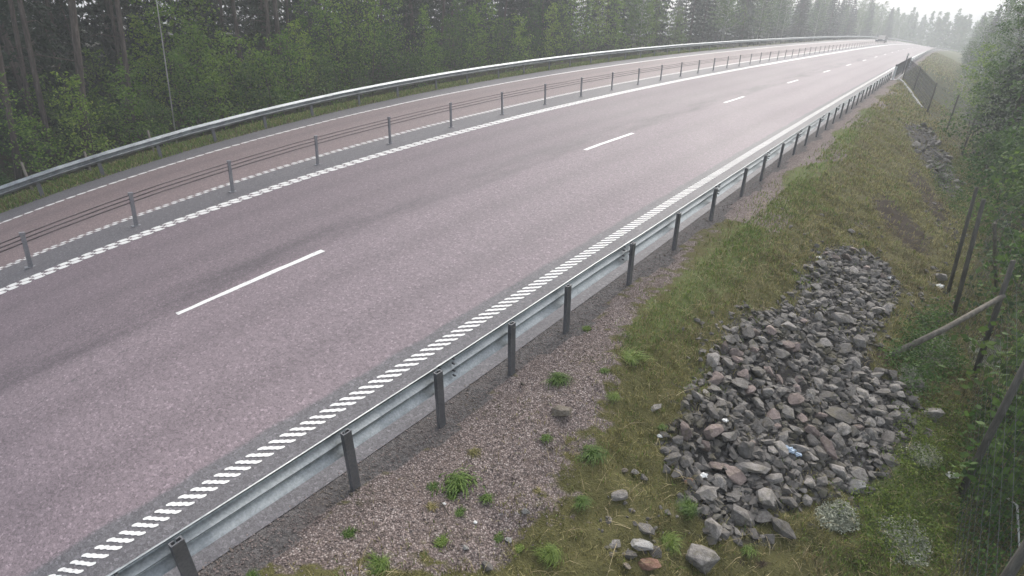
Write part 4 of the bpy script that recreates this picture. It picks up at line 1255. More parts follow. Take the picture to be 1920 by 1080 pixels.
# ------------------------------------------------------------------ grass and low plants
def blades(name, X, Y, Z, h, w, mat, lean=.5, label='', seg=2):
    n = len(X)
    a = rng.uniform(0, 2 * PI, n)
    b = rng.uniform(0, 2 * PI, n)
    L = rng.normal(0, lean, n)
    dx, dy = np.cos(a), np.sin(a)
    tx, ty = np.cos(b) * L * h, np.sin(b) * L * h
    c = np.stack([X, Y, Z - .01], -1)
    wv = np.stack([dx * w / 2, dy * w / 2, np.zeros(n)], -1)
    mid = c + np.stack([tx * .3, ty * .3, h * .6], -1)
    tip = c + np.stack([tx, ty, h * (1 - .25 * np.clip(np.abs(L), 0, 2))], -1)
    V = np.stack([c - wv, c + wv, mid + wv * .75, mid - wv * .75, tip + wv * .08, tip - wv * .08], 1).reshape(-1, 3)
    i = np.arange(n) * 6
    F = np.stack([np.stack([i, i + 1, i + 2, i + 3], -1), np.stack([i + 3, i + 2, i + 4, i + 5], -1)], 1).reshape(-1, 4)
    me = np_mesh(name, V, F, mat)
    set_tint(me, np.repeat(rng.random(n), 2), 2)
    return me


def verge_points(n, s0, s1, o0, o1):
    s = rng.uniform(s0, s1, n)
    o = rng.uniform(o0, o1, n)
    G = ground_pt(s, o)
    return s, o, G[:, 0], G[:, 1], G[:, 2]


def in_zone(name, X, Y, j=.14):
    r = np.zeros(X.shape, bool)
    for p in ZONES[name]:
        r |= inside(p, X + rng.normal(0, j, X.shape), Y + rng.normal(0, j, X.shape))
    return r


Xs, Ys, Zs, Hs, Ws = [], [], [], [], []
Xg, Yg, Zg, Hg, Wg = [], [], [], [], []
for n, s0, s1, o0, o1, hh, ww in ((170000, -4, 7, 5.3, 11, .085, .009), (110000, 7, 14, 5.3, 12, .10, .012), (80000, 14, 30, 5.5, 12, .12, .020), (40000, 30, 60, 5.6, 13, .16, .04), (26000, 60, 150, 5.6, 14, .28, .09)):
    s, o, X, Y, Z = verge_points(n, s0, s1, o0, o1)
    gr_, ru, soil_, gn = in_zone('gravel', X, Y), in_zone('rubble', X, Y, .22) & (rng.random(n) < .90), in_zone('soil', X, Y), in_zone('green', X, Y, .3)
    patch = wob(X * .55, Y * .55) + .5 * wob(X * 1.9, Y * 1.7)
    keep = ~ru & (rng.random(n) < np.where(gr_, .03 + .16 * (patch > .45), np.where(soil_, .12, np.clip(.62 + patch * .6 + .5 * wob(X * 6, Y * 6), .05, 1))))
    keep &= ~((o < 5.75) & (rng.random(n) < .8)) & ~((s > 9) & (o < 5.95 + .3 * np.sin(s)) & ~gn & (rng.random(n) < .75))
    isg = (gn & (rng.random(n) < .5)) | ((patch > .8) & (rng.random(n) < .4)) | (rng.random(n) < .07)
    h = hh * rng.uniform(.35, 1.2, n) * np.where(isg, 1.0, .85)
    for m_, (a, b, c, d, e) in ((keep & ~isg, (Xs, Ys, Zs, Hs, Ws)), (keep & isg, (Xg, Yg, Zg, Hg, Wg))):
        a.append(X[m_]); b.append(Y[m_]); c.append(Z[m_]); d.append(h[m_]); e.append(np.full(m_.sum(), ww))
# left verge under the far guardrail
s, o, X, Y, Z = verge_points(42000, -6, 60, -14.2, -12.3)
h = rng.uniform(.05, .16, len(s))
isg = rng.random(len(s)) < .6
for m_, (a, b, c, d, e) in ((~isg, (Xs, Ys, Zs, Hs, Ws)), (isg, (Xg, Yg, Zg, Hg, Wg))):
    a.append(X[m_]); b.append(Y[m_]); c.append(Z[m_]); d.append(h[m_]); e.append(np.full(m_.sum(), .03))
# long dead straws lying over the turf
s, o, X, Y, Z = verge_points(9000, -4, 12, 5.6, 11.5)
k = ~in_zone('gravel', X, Y) & ~in_zone('rubble', X, Y, .1) & (wob(X * 2.3, Y * 2.1) + .4 * wob(X * 7, Y * 6) > -.1)
Xl, Yl, Zl = X[k], Y[k], Z[k] + .035
cc = np.concatenate
straw = blades('straw', Xl, Yl, Zl, rng.uniform(.05, .13, len(Xl)), np.full(len(Xl), .008), M['straw'], 1.7)
tag(obj('straw', straw), 'pale dead straws lying across the turf of the bank', 'dead grass', kind='stuff')
tag(obj('dry_grass', blades('dry_grass', cc(Xs), cc(Ys), cc(Zs), cc(Hs), cc(Ws), M['dry'], .9)), 'yellow brown mossy grass covering the bank and verges', 'grass', kind='stuff')
tag(obj('green_grass', blades('green_grass', cc(Xg), cc(Yg), cc(Zg), cc(Hg), cc(Wg), M['fresh'], .6)), 'short fresh green grass along the edge of the gravel and verges', 'grass', kind='stuff')


def leaf_quads(cen, size, rngs=rng, up=.35, asp=.62):
    """small leaf faces at the points cen, loosely turned upwards"""
    n = len(cen)
    nrm = rngs.normal(0, 1, (n, 3))
    nrm[:, 2] = np.abs(nrm[:, 2]) + up
    nrm /= np.linalg.norm(nrm, axis=1, keepdims=True)
    r = rngs.normal(0, 1, (n, 3))
    u = np.cross(nrm, r)
    u /= np.linalg.norm(u, axis=1, keepdims=True)
    w = np.cross(nrm, u)
    s = (size * rngs.uniform(.6, 1.3, n))[:, None]
    V = np.stack([cen - u * s, cen + w * s * asp, cen + u * s, cen - w * s * asp], 1).reshape(-1, 3)
    F = np.arange(n * 4).reshape(-1, 4)
    return V, F


def plant_patch(name, polys, n, clump_r, hgt, leaf, mat, per=26, jit=.1):
    cs = []
    for p in polys:
        lo, hi = p.min(0), p.max(0)
        X, Y = rng.uniform(lo[0], hi[0], n), rng.uniform(lo[1], hi[1], n)
        k = inside(p, X + rng.normal(0, jit, n), Y + rng.normal(0, jit, n))
        for x, y in zip(X[k], Y[k]):
            z = drop(x, y)
            hh = hgt * random.uniform(.35, 1.2) * (1 + .5 * math.sin(x * 3.1) * math.sin(y * 2.7))
            q = rng.normal(0, 1, (per, 3)) * np.array([clump_r, clump_r, hh * .33])
            q[:, 2] = np.abs(q[:, 2] + hh * .45)
            cs.append(q + np.array([x, y, z]))
    V, F = leaf_quads(cc(cs), leaf)
    me = np_mesh(name, V, F, mat)
    set_tint(me, rng.random(len(F)), 1)
    return obj(name, me)


tag(plant_patch('ground_cover', [poly_w([(1700, 770), (1800, 760), (1805, 900), (1790, 1079), (1580, 1079), (1600, 1010), (1560, 960), (1640, 920), (1690, 850)])], 1500, .07, .20, .016, M['cover']),
    'bright green low bilberry plants covering the ground right of the stone heap', 'ground cover', kind='stuff')
tag(plant_patch('ground_cover', [poly_w([(1735, 320), (1800, 300), (1910, 420), (1915, 480), (1850, 470), (1790, 420)]), poly_w([(1720, 600), (1770, 580), (1790, 690), (1700, 760), (1660, 690)]),
                                 poly_w([(1810, 780), (1900, 740), (1919, 1079), (1800, 1079)])], 900, .10, .30, .026, M['leafd'], 22),
    'dark green undergrowth around the foot of the wire fence', 'ground cover', kind='stuff')
tag(plant_patch('lichen', [poly_w([(1660, 985), (1700, 975), (1735, 1020), (1720, 1062), (1680, 1045), (1655, 1015)]), poly_w([(1530, 965), (1590, 955), (1600, 985), (1545, 985)]),
                           poly_w([(1715, 640), (1770, 625), (1790, 690), (1730, 690)]), poly_w([(1690, 700), (1730, 690), (1720, 730), (1690, 725)]), poly_w([(1710, 845), (1750, 840), (1745, 875), (1715, 870)]),
                           poly_w([(1820, 650), (1870, 640), (1870, 690), (1830, 690)])], 700, .035, .07, .013, M['moss'], 26, .05),
    'pale grey green reindeer lichen in patches right of the stone heap', 'lichen', kind='stuff')


def tuft(n, rad, h, w, mat, seed, base=.35):
    g = np.random.default_rng(seed)
    a = g.uniform(0, 2 * PI, n)
    rr = np.abs(g.normal(0, rad * base, n))
    X, Y = np.cos(a * 1.7) * rr, np.sin(a * 1.7) * rr * .75
    out = g.beta(1.3, 1.6, n)
    hh = h * g.uniform(.55, 1.15, n)
    cen = np.stack([X, Y, np.full(n, -.01)], -1)
    dirv = np.stack([np.cos(a), np.sin(a), np.zeros(n)], -1)
    side = np.stack([-np.sin(a), np.cos(a), np.zeros(n)], -1) * (w / 2)
    mid = cen + dirv * (out * rad * .35)[:, None] + np.stack([0 * a, 0 * a, hh * .75], -1)
    tip = cen + dirv * (out * rad)[:, None] + np.stack([0 * a, 0 * a, hh * (1 - .45 * out)], -1)
    V = np.stack([cen - side, cen + side, mid + side, mid - side, tip + side * .1, tip - side * .1], 1).reshape(-1, 3)
    i = np.arange(n) * 6
    F = np.stack([np.stack([i, i + 1, i + 2, i + 3], -1), np.stack([i + 3, i + 2, i + 4, i + 5], -1)], 1).reshape(-1, 4)
    me = np_mesh('grass_tuft', V, F, mat)
    set_tint(me, np.repeat(g.random(n), 2), 2)
    return me


TF = [tuft(420, 1.0, .42, .024, M['weed'], 1), tuft(380, .6, .34, .05, M['weed'], 2, .6), tuft(300, 1.0, .4, .03, M['dry'], 3), tuft(560, 1.0, .75, .022, M['weed'], 4)]
TUFTS = [
    (1046, 700, 36, 0, 'bright green grass tuft on the gravel right of a guardrail post'),
    (1030, 1030, 36, 3, 'tall bright green grass tuft near the bottom edge of the gravel'),
    (1108, 838, 42, 0, 'large green weed clump between gravel and dry grass'),
    (857, 890, 46, 1, 'broad spreading green weed in the middle of the gravel'),
    (1023, 815, 17, 1, 'small green weed above the large clump on the gravel'),
    (888, 842, 22, 2, 'withered dry tuft above the broad green weed'),
    (813, 908, 18, 1, 'small weed at the left side of the broad green weed'),
    (847, 928, 15, 1, 'little dark weed below the broad green weed'),
    (810, 945, 20, 2, 'dull greyish tuft left of the pale stem on the gravel'),
    (911, 926, 20, 1, 'olive weed right of the broad green weed'),
    (862, 956, 19, 1, 'rosette weed two tufts below the broad green weed'),
    (830, 1008, 22, 1, 'leafy weed alone in the lower gravel'),
    (935, 1002, 20, 1, 'weed with long leaves left of the small white stone'),
    (974, 1020, 20, 1, 'leafy weed right of the small white stone'),
    (713, 1045, 38, 0, 'large olive green tuft at the bottom left of the gravel'),
    (656, 995, 20, 1, 'dark green weed in the gravel nearest the guardrail beam'),
    (472, 1074, 20, 0, 'green tuft cut by the bottom edge beside the guardrail'),
    (1090, 932, 28, 0, 'green tuft in the dry grass below the large clump'),
    (1007, 914, 16, 2, 'thin dry tuft between gravel and grass'),
    (1150, 735, 24, 0, 'pointed green tuft on the grass edge above the trio of stones'),
    (1132, 690, 14, 1, 'tiny green tuft at the upper gravel edge'),
    (1185, 660, 42, 0, 'long green grass fringe where gravel ends near the guardrail'),
    (1240, 795, 14, 1, 'small tuft beside the upper left corner of the stone heap'),
    (1102, 612, 14, 1, 'dark tuft beside a guardrail post foot'),
    (1290, 945, 32, 3, 'fresh grass in front of the dark block of the stone heap'),
    (1400, 1022, 22, 1, 'pale green seedling in the brown grass below the stone heap'),
    (1255, 1010, 34, 3, 'low yellow green tuft beside the pale speckled boulder'),
]
for u, v, hw, kind, lab in TUFTS:
    p, t = P(u, v + hw * .35)
    r = hw * t / FPX * .95
    o = obj('grass_tuft', TF[kind], None, (p.x, p.y, p.z - .005))
    r *= 1.15 if kind == 1 else .95
    o.scale = (r, r, r * .85)
    o.rotation_euler.z = random.uniform(0, 6.28)
    tag(o, lab, 'grass tuft')

# ------------------------------------------------------------------ litter and dead wood
def crumple(name, mat, r, seed, flat=.45):
    g = random.Random(seed)
    bm = bmesh.new()
    bmesh.ops.create_icosphere(bm, subdivisions=3, radius=1)
    for v in bm.verts:
        k = 1 + .35 * math.sin(v.co.x * 5 + seed) * math.sin(v.co.y * 6.1) + g.uniform(-.2, .2)
        v.co = Vector((v.co.x * k * r, v.co.y * k * r * .7, v.co.z * k * r * flat))
    me = bpy.data.meshes.new(name)
    bm.to_mesh(me)
    bm.free()
    me.materials.append(M[mat])
    return me


for nm, u, v, hw, mat, lab, cat in (('plastic_bag', 1476, 853, 11, 'bag', 'crumpled light blue plastic bag caught among the heap stones', 'plastic bag'),
                                    ('plastic_bag', 1494, 860, 6, 'bag', 'small torn blue scrap just right of the blue bag', 'plastic scrap'),
                                    ('litter', 1783, 894, 9, 'litter', 'white plastic scrap among greenery by the fence', 'litter'),
                                    ('litter', 1317, 900, 7, 'litter', 'white scrap between brick red stone and dark block', 'litter'),
                                    ('litter', 1358, 796, 5, 'litter', 'bright white chip near the left side of the heap', 'litter'),
                                    ('litter', 1237, 819, 5, 'litter', 'white bit of litter in grass at the heap corner', 'litter'),
                                    ('litter', 832, 946, 4, 'litter', 'pale yellow scrap on the gravel beside a stick', 'litter'),
                                    ('litter', 891, 980, 4, 'litter', 'whitish chip on the lower gravel', 'litter'),
                                    ('litter', 1535, 485, 5, 'litter', 'white scrap on the slope above the heap', 'litter'),
                                    ('litter', 1668, 522, 5, 'litter', 'white chip at the right upper edge of the heap', 'litter'),
                                    ('litter', 1761, 539, 7, 'litter', 'pale crumpled scrap below the pointed grey stone', 'litter')):
    p, t = P(u, v)
    r = hw * t / FPX
    tag(obj(nm, crumple(nm, mat, r, u), None, (p.x, p.y, p.z + r * .4 + (.06 if 1290 < u < 1500 and v > 780 else 0))), lab, cat)


def stick(name, px, rad, mat, lab, cat, lift=.03):
    pts = []
    for (u, v, h) in px:
        p, t = P(u, v)
        pts.append(Vector((p.x, p.y, p.z + lift + h)))
    m = MB()
    k = len(pts)
    m.tube([q - pts[0] for q in pts], [rad * (1 - .45 * i / max(1, k - 1)) for i in range(k)], 7)
    return tag(obj(name, m.mesh(name, M[mat], True), None, pts[0]), lab, cat)


stick('branch', [(827, 946, 0), (834, 958, .03), (842, 970, .0)], .009, 'twig', 'short dark stick on the gravel beside a pale scrap', 'stick')
stick('branch', [(978, 722, 0), (981, 731, .05)], .02, 'twig', 'dark twig standing in the gravel above the tan boulder', 'stick')
stick('branch', [(1817, 301, .1), (1852, 277, .35)], .06, 'wood', 'pale dead branch leaning out of the trees on the far slope', 'branch', .2)
stick('branch', [(1845, 325, .1), (1872, 310, .5), (1893, 297, .9)], .05, 'birch', 'pale birch branch sticking out above the fence', 'branch', .2)
stick('log', [(1908, 458, .25), (1919, 472, .25), (1935, 490, .2)], .12, 'log', 'reddish brown log end at the right edge of the picture', 'log', .15)
stick('branch', [(1876, 935, .05), (1885, 985, .35), (1897, 1050, .2)], .018, 'birch', 'thin pale dead stem behind the fence at lower right', 'branch')

# ------------------------------------------------------------------ trees
def at_px(u, o, s0=-8, s1=200):
    """station on the line at offset o whose ground point stands in photo column u"""
    ss = np.arange(s0, s1, .25)
    g = ground_pt(ss, np.full(ss.shape, o))
    best, bs = 1e9, 0
    for s, p in zip(ss, g):
        x, y, d = pix(p)
        if d > 2 and abs(x - u) < best:
            best, bs = abs(x - u), s
    g = ground_pt(bs, o)
    return bs, Vector(g[:3])


def trunk_mesh(h, r0, r1, mat, seed, bend=.25, stubs=0, n=10):
    g = random.Random(seed)
    k = 9
    a, b = g.uniform(-bend, bend), g.uniform(-bend, bend)
    pts, rad = [], []
    for i in range(k):
        t = i / (k - 1)
        pts.append((a * math.sin(t * 2.6) + g.uniform(-.02, .02), b * math.sin(t * 2.1) + g.uniform(-.02, .02), -.3 + (h + .3) * t))
        rad.append(r0 + (r1 - r0) * t + (r0 * .35 if i == 0 else 0))
    m = MB()
    m.tube(pts, rad, n)
    for _ in range(stubs):
        t = g.uniform(.12, .6)
        q = Vector(pts[int(t * (k - 1))])
        q.z = -.3 + (h + .3) * t
        an = g.uniform(0, 6.28)
        L = g.uniform(.4, 1.5)
        m.tube([q, q + Vector((math.cos(an) * L * .6, math.sin(an) * L * .6, .05)), q + Vector((math.cos(an) * L, math.sin(an) * L, -.12 * L))], [.022, .014, .005], 5)
    return m.mesh('trunk', M[mat], True)


def crown_from(cen, leaf, mat, seed, up=.3, asp=.6):
    g = np.random.default_rng(seed)
    V, F = leaf_quads(cen, leaf, g, up, asp)
    me = np_mesh('crown', V, F, M[mat])
    set_tint(me, g.random(len(F)), 1)
    return me


def sapling(h, spread, nb, per, leaf, mat, seed, base=.12, stem='twig', r=.03):
    g = np.random.default_rng(seed)
    cs, m = [], MB()
    m.tube([(0, 0, -.2), (.06 * h * g.normal() * .3, .06 * h * g.normal() * .3, h * .5), (.1 * g.normal(), .1 * g.normal(), h)], [r, r * .7, r * .2], 7)
    for i in range(nb):
        t = base + (1 - base) * (i + g.random()) / nb
        an = i * 2.4 + g.normal() * .4
        L = spread * (1.05 - .75 * t) * g.uniform(.55, 1.25)
        rise = L * g.uniform(.3, .9)
        b0 = np.array([0, 0, h * t])
        b1 = b0 + np.array([math.cos(an) * L, math.sin(an) * L, rise])
        m.tube([b0, (b0 + b1) / 2 + np.array([0, 0, -.03]), b1], [r * .35, r * .25, r * .08], 4, False)
        k = max(8, int(per * (.5 + L / spread)))
        f = g.beta(2.2, 1.2, k)
        q = b0 + (b1 - b0) * f[:, None] + g.normal(0, .13 * L + .05, (k, 3)) * np.array([1, 1, .75])
        cs.append(q)
    q = np.concatenate(cs)
    q[:, 2] = np.maximum(q[:, 2], .06)
    return m.mesh('trunk', M[stem], True), crown_from(q, leaf, mat, seed)


def spruce(h, spread, seed, mat='needle', base=.06, per=1.0):
    g = np.random.default_rng(seed)
    cs = []
    z = h * base
    while z < h * .985:
        t = z / h
        L = spread * (1 - t) ** .8 * g.uniform(.8, 1.1)
        nb = int(5 + 4 * (1 - t))
        a0 = g.uniform(0, 6.28)
        for i in range(nb):
            an = a0 + 6.28 * i / nb + g.normal() * .15
            LL = L * g.uniform(.75, 1.15)
            k = int((10 + 26 * LL) * per)
            f = g.beta(1.6, 1.1, k)
            x = np.cos(an) * LL * f
            y = np.sin(an) * LL * f
            droop = -.32 * LL * f ** 1.5 + .12 * LL * f ** 3
            sd = g.normal(0, .12 + .10 * LL, k) * f
            q = np.stack([x - np.sin(an) * sd, y + np.cos(an) * sd, z + droop + g.normal(0, .05, k) - np.abs(g.normal(0, .07, k))], -1)
            cs.append(q)
        z += .30 + .25 * (1 - t)
    q = np.concatenate(cs)
    return trunk_mesh(h, .05 + h * .011, .015, 'pine', seed, .1, 0, 8), crown_from(q, .10 if per >= 1 else .15, mat, seed, .25, .42)


def pine(h, r, seed):
    g = np.random.default_rng(seed)
    cs = []
    for i in range(34):
        t = g.uniform(.52, 1.0)
        an = g.uniform(0, 6.28)
        L = (2.6 * (1.02 - t) + .5) * g.uniform(.4, 1.2)
        c = np.array([np.cos(an) * L, np.sin(an) * L, h * t + g.normal() * .2])
        cs.append(c + g.normal(0, 1, (60, 3)) * np.array([.55, .55, .28]))
    return trunk_mesh(h, r, r * .35, 'pine', seed, .22, 7, 12), crown_from(np.concatenate(cs), .17, 'pneedle', seed, .3, .3)


def tree_kind(name, tr_cr, cat, parked=(0, 500, -200)):
    o = bpy.data.objects.new(name, None)
    o['category'] = cat
    a, b = bpy.data.objects.new('trunk', tr_cr[0]), bpy.data.objects.new('crown', tr_cr[1])
    a.parent = b.parent = o
    return o


def plant(kind, loc, label, group=None, rz=None, sc=1.0, lean=(0, 0)):
    r = kind.copy()
    link(r)
    r.location = loc
    r.scale = (sc, sc, sc * random.uniform(.92, 1.1)) if isinstance(sc, (int, float)) else sc
    rz = random.uniform(0, 6.28) if rz is None else rz
    r.rotation_euler = (Matrix.Rotation(lean[1], 3, 'Y') @ Matrix.Rotation(lean[0], 3, 'X') @ Matrix.Rotation(rz, 3, 'Z')).to_euler()
    tag(r, label, None, group)
    for ch in kind.children:
        c = ch.copy()
        link(c)
        c.parent = r
    return r


K = {}
K['pine'] = [tree_kind('pine_tree', pine(17, .115, 300 + i), 'pine tree') for i in range(4)]
K['spruce'] = [tree_kind('spruce_tree', spruce(h, w, 320 + i), 'spruce tree') for i, (h, w) in enumerate(((9, 2.0), (7, 1.7), (11, 2.3), (5, 1.5)))]
K['sap'] = [tree_kind('birch_sapling', sapling(h, w, nb, int(per * .6), .06, 'leaf', 340 + i, b, 'twig', .022), 'birch sapling')
            for i, (h, w, nb, per, b) in enumerate(((4.6, 1.25, 34, 85, .08), (3.4, 1.2, 28, 85, .05), (5.6, 1.4, 38, 90, .15), (2.4, 1.0, 22, 80, .03)))]
K['bush'] = [tree_kind('alder_bush', sapling(h, w, nb, int(per * .6), .065, 'leafd', 360 + i, .03, 'twig', .02), 'bush')
             for i, (h, w, nb, per) in enumerate(((2.6, 1.3, 30, 80), (1.7, 1.1, 24, 80), (3.6, 1.4, 34, 80)))]
K['birch'] = [tree_kind('birch_tree', sapling(h, w, nb, per, .06, 'leafd', 380 + i, .28, 'birch', .075), 'birch tree')
              for i, (h, w, nb, per) in enumerate(((11, 2.4, 52, 110), (9, 2.2, 46, 110)))]
K['fbirch'] = [tree_kind('birch_tree', sapling(10, 2.6, 40, 60, .10, 'leafd', 390, .15, 'birch', .08), 'birch tree')]
K['fspruce'] = [tree_kind('spruce_tree', spruce(h, w, 395 + i, per=.55), 'spruce tree') for i, (h, w) in enumerate(((12, 2.6), (9, 2.2)))]

# trunks one can point to on the left: photo column, offset, trunk scale, lean (deg, against the convergence of the lens), label
PINES = [
    (30, -16.6, .85, 17, 'slim pine trunk nearest the left edge of the picture'),
    (62, -18.5, .75, 16, 'dim pine trunk second from the left edge, deep in shadow'),
    (82, -17.8, .85, 15, 'dark pine trunk just left of the thick pine'),
    (151, -16.2, 1.15, 14, 'thickest pine trunk with scaly pale bark at left'),
    (240, -17.2, .85, 12, 'straight pine trunk midway between thick pine and thin birch'),
    (226, -20.5, .7, 12, 'faint thin trunk close behind the straight pine'),
    (452, -19.0, .8, 8, 'greyish pine trunk half hidden by green leaves'),
    (509, -18.4, .95, 7, 'left trunk of the pair of tall pines above the bushes'),
    (526, -18.6, 1.1, 6, 'right thicker trunk of the pair of tall pines above the bushes'),
    (498, -21.0, .8, 7, 'dark brown trunk just behind the pair of tall pines'),
    (340, -21.5, .75, 10, 'dark trunk behind the leaves right of the thin birch'),
]
for i, (u, o, sc, ln, lab) in enumerate(PINES):
    s, p = at_px(u + (14 if u < 300 else 6), o)
    plant(K['pine'][i % 4], p, lab, None, None, (sc, sc, 1.0), (0, math.radians(ln * .8)))
# the thin pale birch that stands close behind the rail, and pale thin stems
thin = tree_kind('birch_tree', sapling(8.5, .9, 18, 30, .05, 'leaf', 420, .5, 'birch', .024), 'birch tree')
s, p = at_px(337, -14.2)
plant(thin, p, 'single thin pale birch stem rising right behind the far guardrail', None, 0.4, 1.0, (0, math.radians(9)))
twigk = tree_kind('birch_tree', sapling(3.6, .6, 12, 22, .04, 'leaf', 421, .45, 'twig', .022), 'birch tree')
for u, o, lab, sc in ((64, -14.6, 'thin pale young stem leaning beside the slim leftmost pine', 1.0), (176, -14.4, 'thin pale stem right of the thickest pine', .85), (572, -14.6, 'slender young stem with leaves right of the tall pine pair', .9),
                      (699, -15, 'pale slender birch stem in the dense green left of the brown thicket', 1.3)):
    s, p = at_px(u, o)
    plant(twigk, p, lab, None, None, sc, (0, math.radians(7)))
for u, h, lab in ((61, .95, 'grey wooden stake behind the far guardrail near the left edge'), (292, .8, 'short grey stake behind the far guardrail right of the straight pine'), (176, .7, 'short stake half hidden behind the far guardrail below the thickest pine')):
    s, p = at_px(u, -13.6)
    m = MB()
    m.tube([(0, 0, -.3), (.01, 0, h)], [.04, .035], 8)
    tag(obj('stake', m.mesh('stake', M['wood'], True), None, p), lab, 'stake')
# leafy thicket in front of the pines
ORD = ['first', 'second', 'third', 'fourth', 'fifth', 'sixth', 'seventh', 'eighth', 'ninth', 'tenth', 'eleventh', 'twelfth', 'thirteenth', 'fourteenth', 'fifteenth', 'sixteenth', 'seventeenth', 'eighteenth', 'nineteenth', 'twentieth']
MARKS = [(30, 'the slim leftmost pine'), (151, 'the thickest pine'), (240, 'the straight pine'), (337, 'the thin pale birch'), (452, 'the greyish pine'), (526, 'the tall pine pair'), (699, 'the slender stem'), (985, 'the middle of the picture')]
BUSH = [  # photo column, offset, kind, scale
    (-30, -16.0, 'bush', 0, .7), (8, -15.0, 'bush', 1, .6), (60, -17.4, 'bush', 2, .6), (92, -15.2, 'sap', 3, .9), (112, -18.0, 'bush', 2, .75), (130, -18.8, 'bush', 0, .8),
    (188, -15.4, 'sap', 1, .85), (205, -17.5, 'bush', 0, .8), (214, -19.5, 'bush', 2, .8), (272, -15.6, 'sap', 1, .95), (290, -17.2, 'sap', 0, .8), (312, -15.4, 'bush', 0, .7), (318, -18.5, 'sap', 0, .9),
    (352, -17.8, 'sap', 2, 1.0), (372, -15.8, 'sap', 1, 1.0), (385, -18.8, 'sap', 2, 1.15), (404, -16.4, 'sap', 0, .95), (418, -19.5, 'sap', 2, 1.1), (430, -15.4, 'sap', 1, .85), (455, -16.2, 'sap', 1, 1.05), (476, -15.4, 'bush', 0, .9),
    (492, -16.6, 'sap', 1, .95), (515, -15.2, 'sap', 3, 1.1), (535, -16.2, 'sap', 1, .95), (560, -15.4, 'sap', 1, .95), (585, -16.0, 'sap', 0, .85), (606, -17.2, 'sap', 2, .95), (622, -15.4, 'bush', 0, .9),
    (640, -16.4, 'sap', 0, 1.0), (662, -18, 'sap', 2, 1.1), (682, -15.6, 'bush', 2, .8), (705, -17.6, 'sap', 2, 1.1), (728, -16.0, 'bush', 2, .9), (745, -18.2, 'sap', 2, 1.0), (775, -15.6, 'bush', 1, 1.1), (800, -16.8, 'sap', 0, .9),
    (818, -15.4, 'sap', 1, .85), (845, -16.6, 'bush', 2, 1.0), (868, -18, 'bush', 2, 1.2), (890, -15.8, 'sap', 0, .9), (918, -17, 'sap', 0, 1.0), (945, -16.2, 'bush', 2, 1.0), (972, -15.6, 'sap', 1, 1.0), (1000, -17, 'bush', 2, 1.15),
    (1030, -16, 'sap', 0, 1.0), (1060, -16.8, 'sap', 2, 1.0), (1090, -15.8, 'sap', 0, 1.1), (1120, -17, 'sap', 2, 1.1), (1150, -16, 'sap', 0, 1.1), (1180, -17, 'sap', 2, 1.0), (1210, -16, 'sap', 0, 1.0), (1235, -17, 'bush', 2, 1.2), (1262, -16, 'bush', 2, 1.1),
]
for i, (u, o, k, j, sc) in enumerate(BUSH):
    s, p = at_px(u, o)
    kind = 'leafy birch sapling' if k == 'sap' else 'dark green bush'
    left = [m for m in MARKS if m[0] <= u]
    if left:
        mk = max(left)
        n = sum(1 for q in BUSH if mk[0] <= q[0] <= u)
        lab = '%s behind the far guardrail, %s plant right of %s' % (kind, ORD[n - 1], mk[1])
    else:
        lab = '%s behind the far guardrail, %s' % (kind, 'cut by the left picture edge' if u < 0 else 'left of the slim leftmost pine')
    plant(K[k][j], p, ' '.join(lab.split()[:16]), 'roadside thicket along the far guardrail', None, sc)
# dark spruces and pines behind, giving the forest its depth
rr = random.Random(5)
for s in np.arange(-16, 50, 2.1):
    for o, ks in ((-20.5, 'spruce'), (-23.5, 'spruce'), (-27, 'fspruce'), (-31, 'fspruce')):
        if rr.random() < .10:
            continue
        g = ground_pt(s + rr.uniform(-1, 1), o + rr.uniform(-1.2, 1.2))
        kk = K[ks]
        plant(kk[rr.randrange(len(kk))], Vector(g[:3]), 'dark spruce in the shaded forest behind the leafy thicket', 'dark spruces inside the forest', None, rr.uniform(.8, 1.25))
for s in np.arange(-14, 48, 4.2):
    g = ground_pt(s + rr.uniform(-1.5, 1.5), rr.uniform(-26, -19))
    plant(K['pine'][rr.randrange(4)], Vector(g[:3]), 'tall bare pine trunk in the dark of the forest behind the thicket', 'pines inside the forest', None, (rr.uniform(.7, 1.0),) * 2 + (1.0,), (0, .14))
for s in np.arange(50, 250, 5.0):
    for o in (-17.5, -21.5, -27):
        g = ground_pt(s + rr.uniform(-2, 2), o + rr.uniform(-1.5, 1.5))
        kk = K['fbirch'] if rr.random() < .45 else K['fspruce']
        plant(kk[rr.randrange(len(kk))], Vector(g[:3]), 'hazy forest tree lining the far left side of the distant bend', 'distant trees left of the road', None, rr.uniform(.75, 1.1))

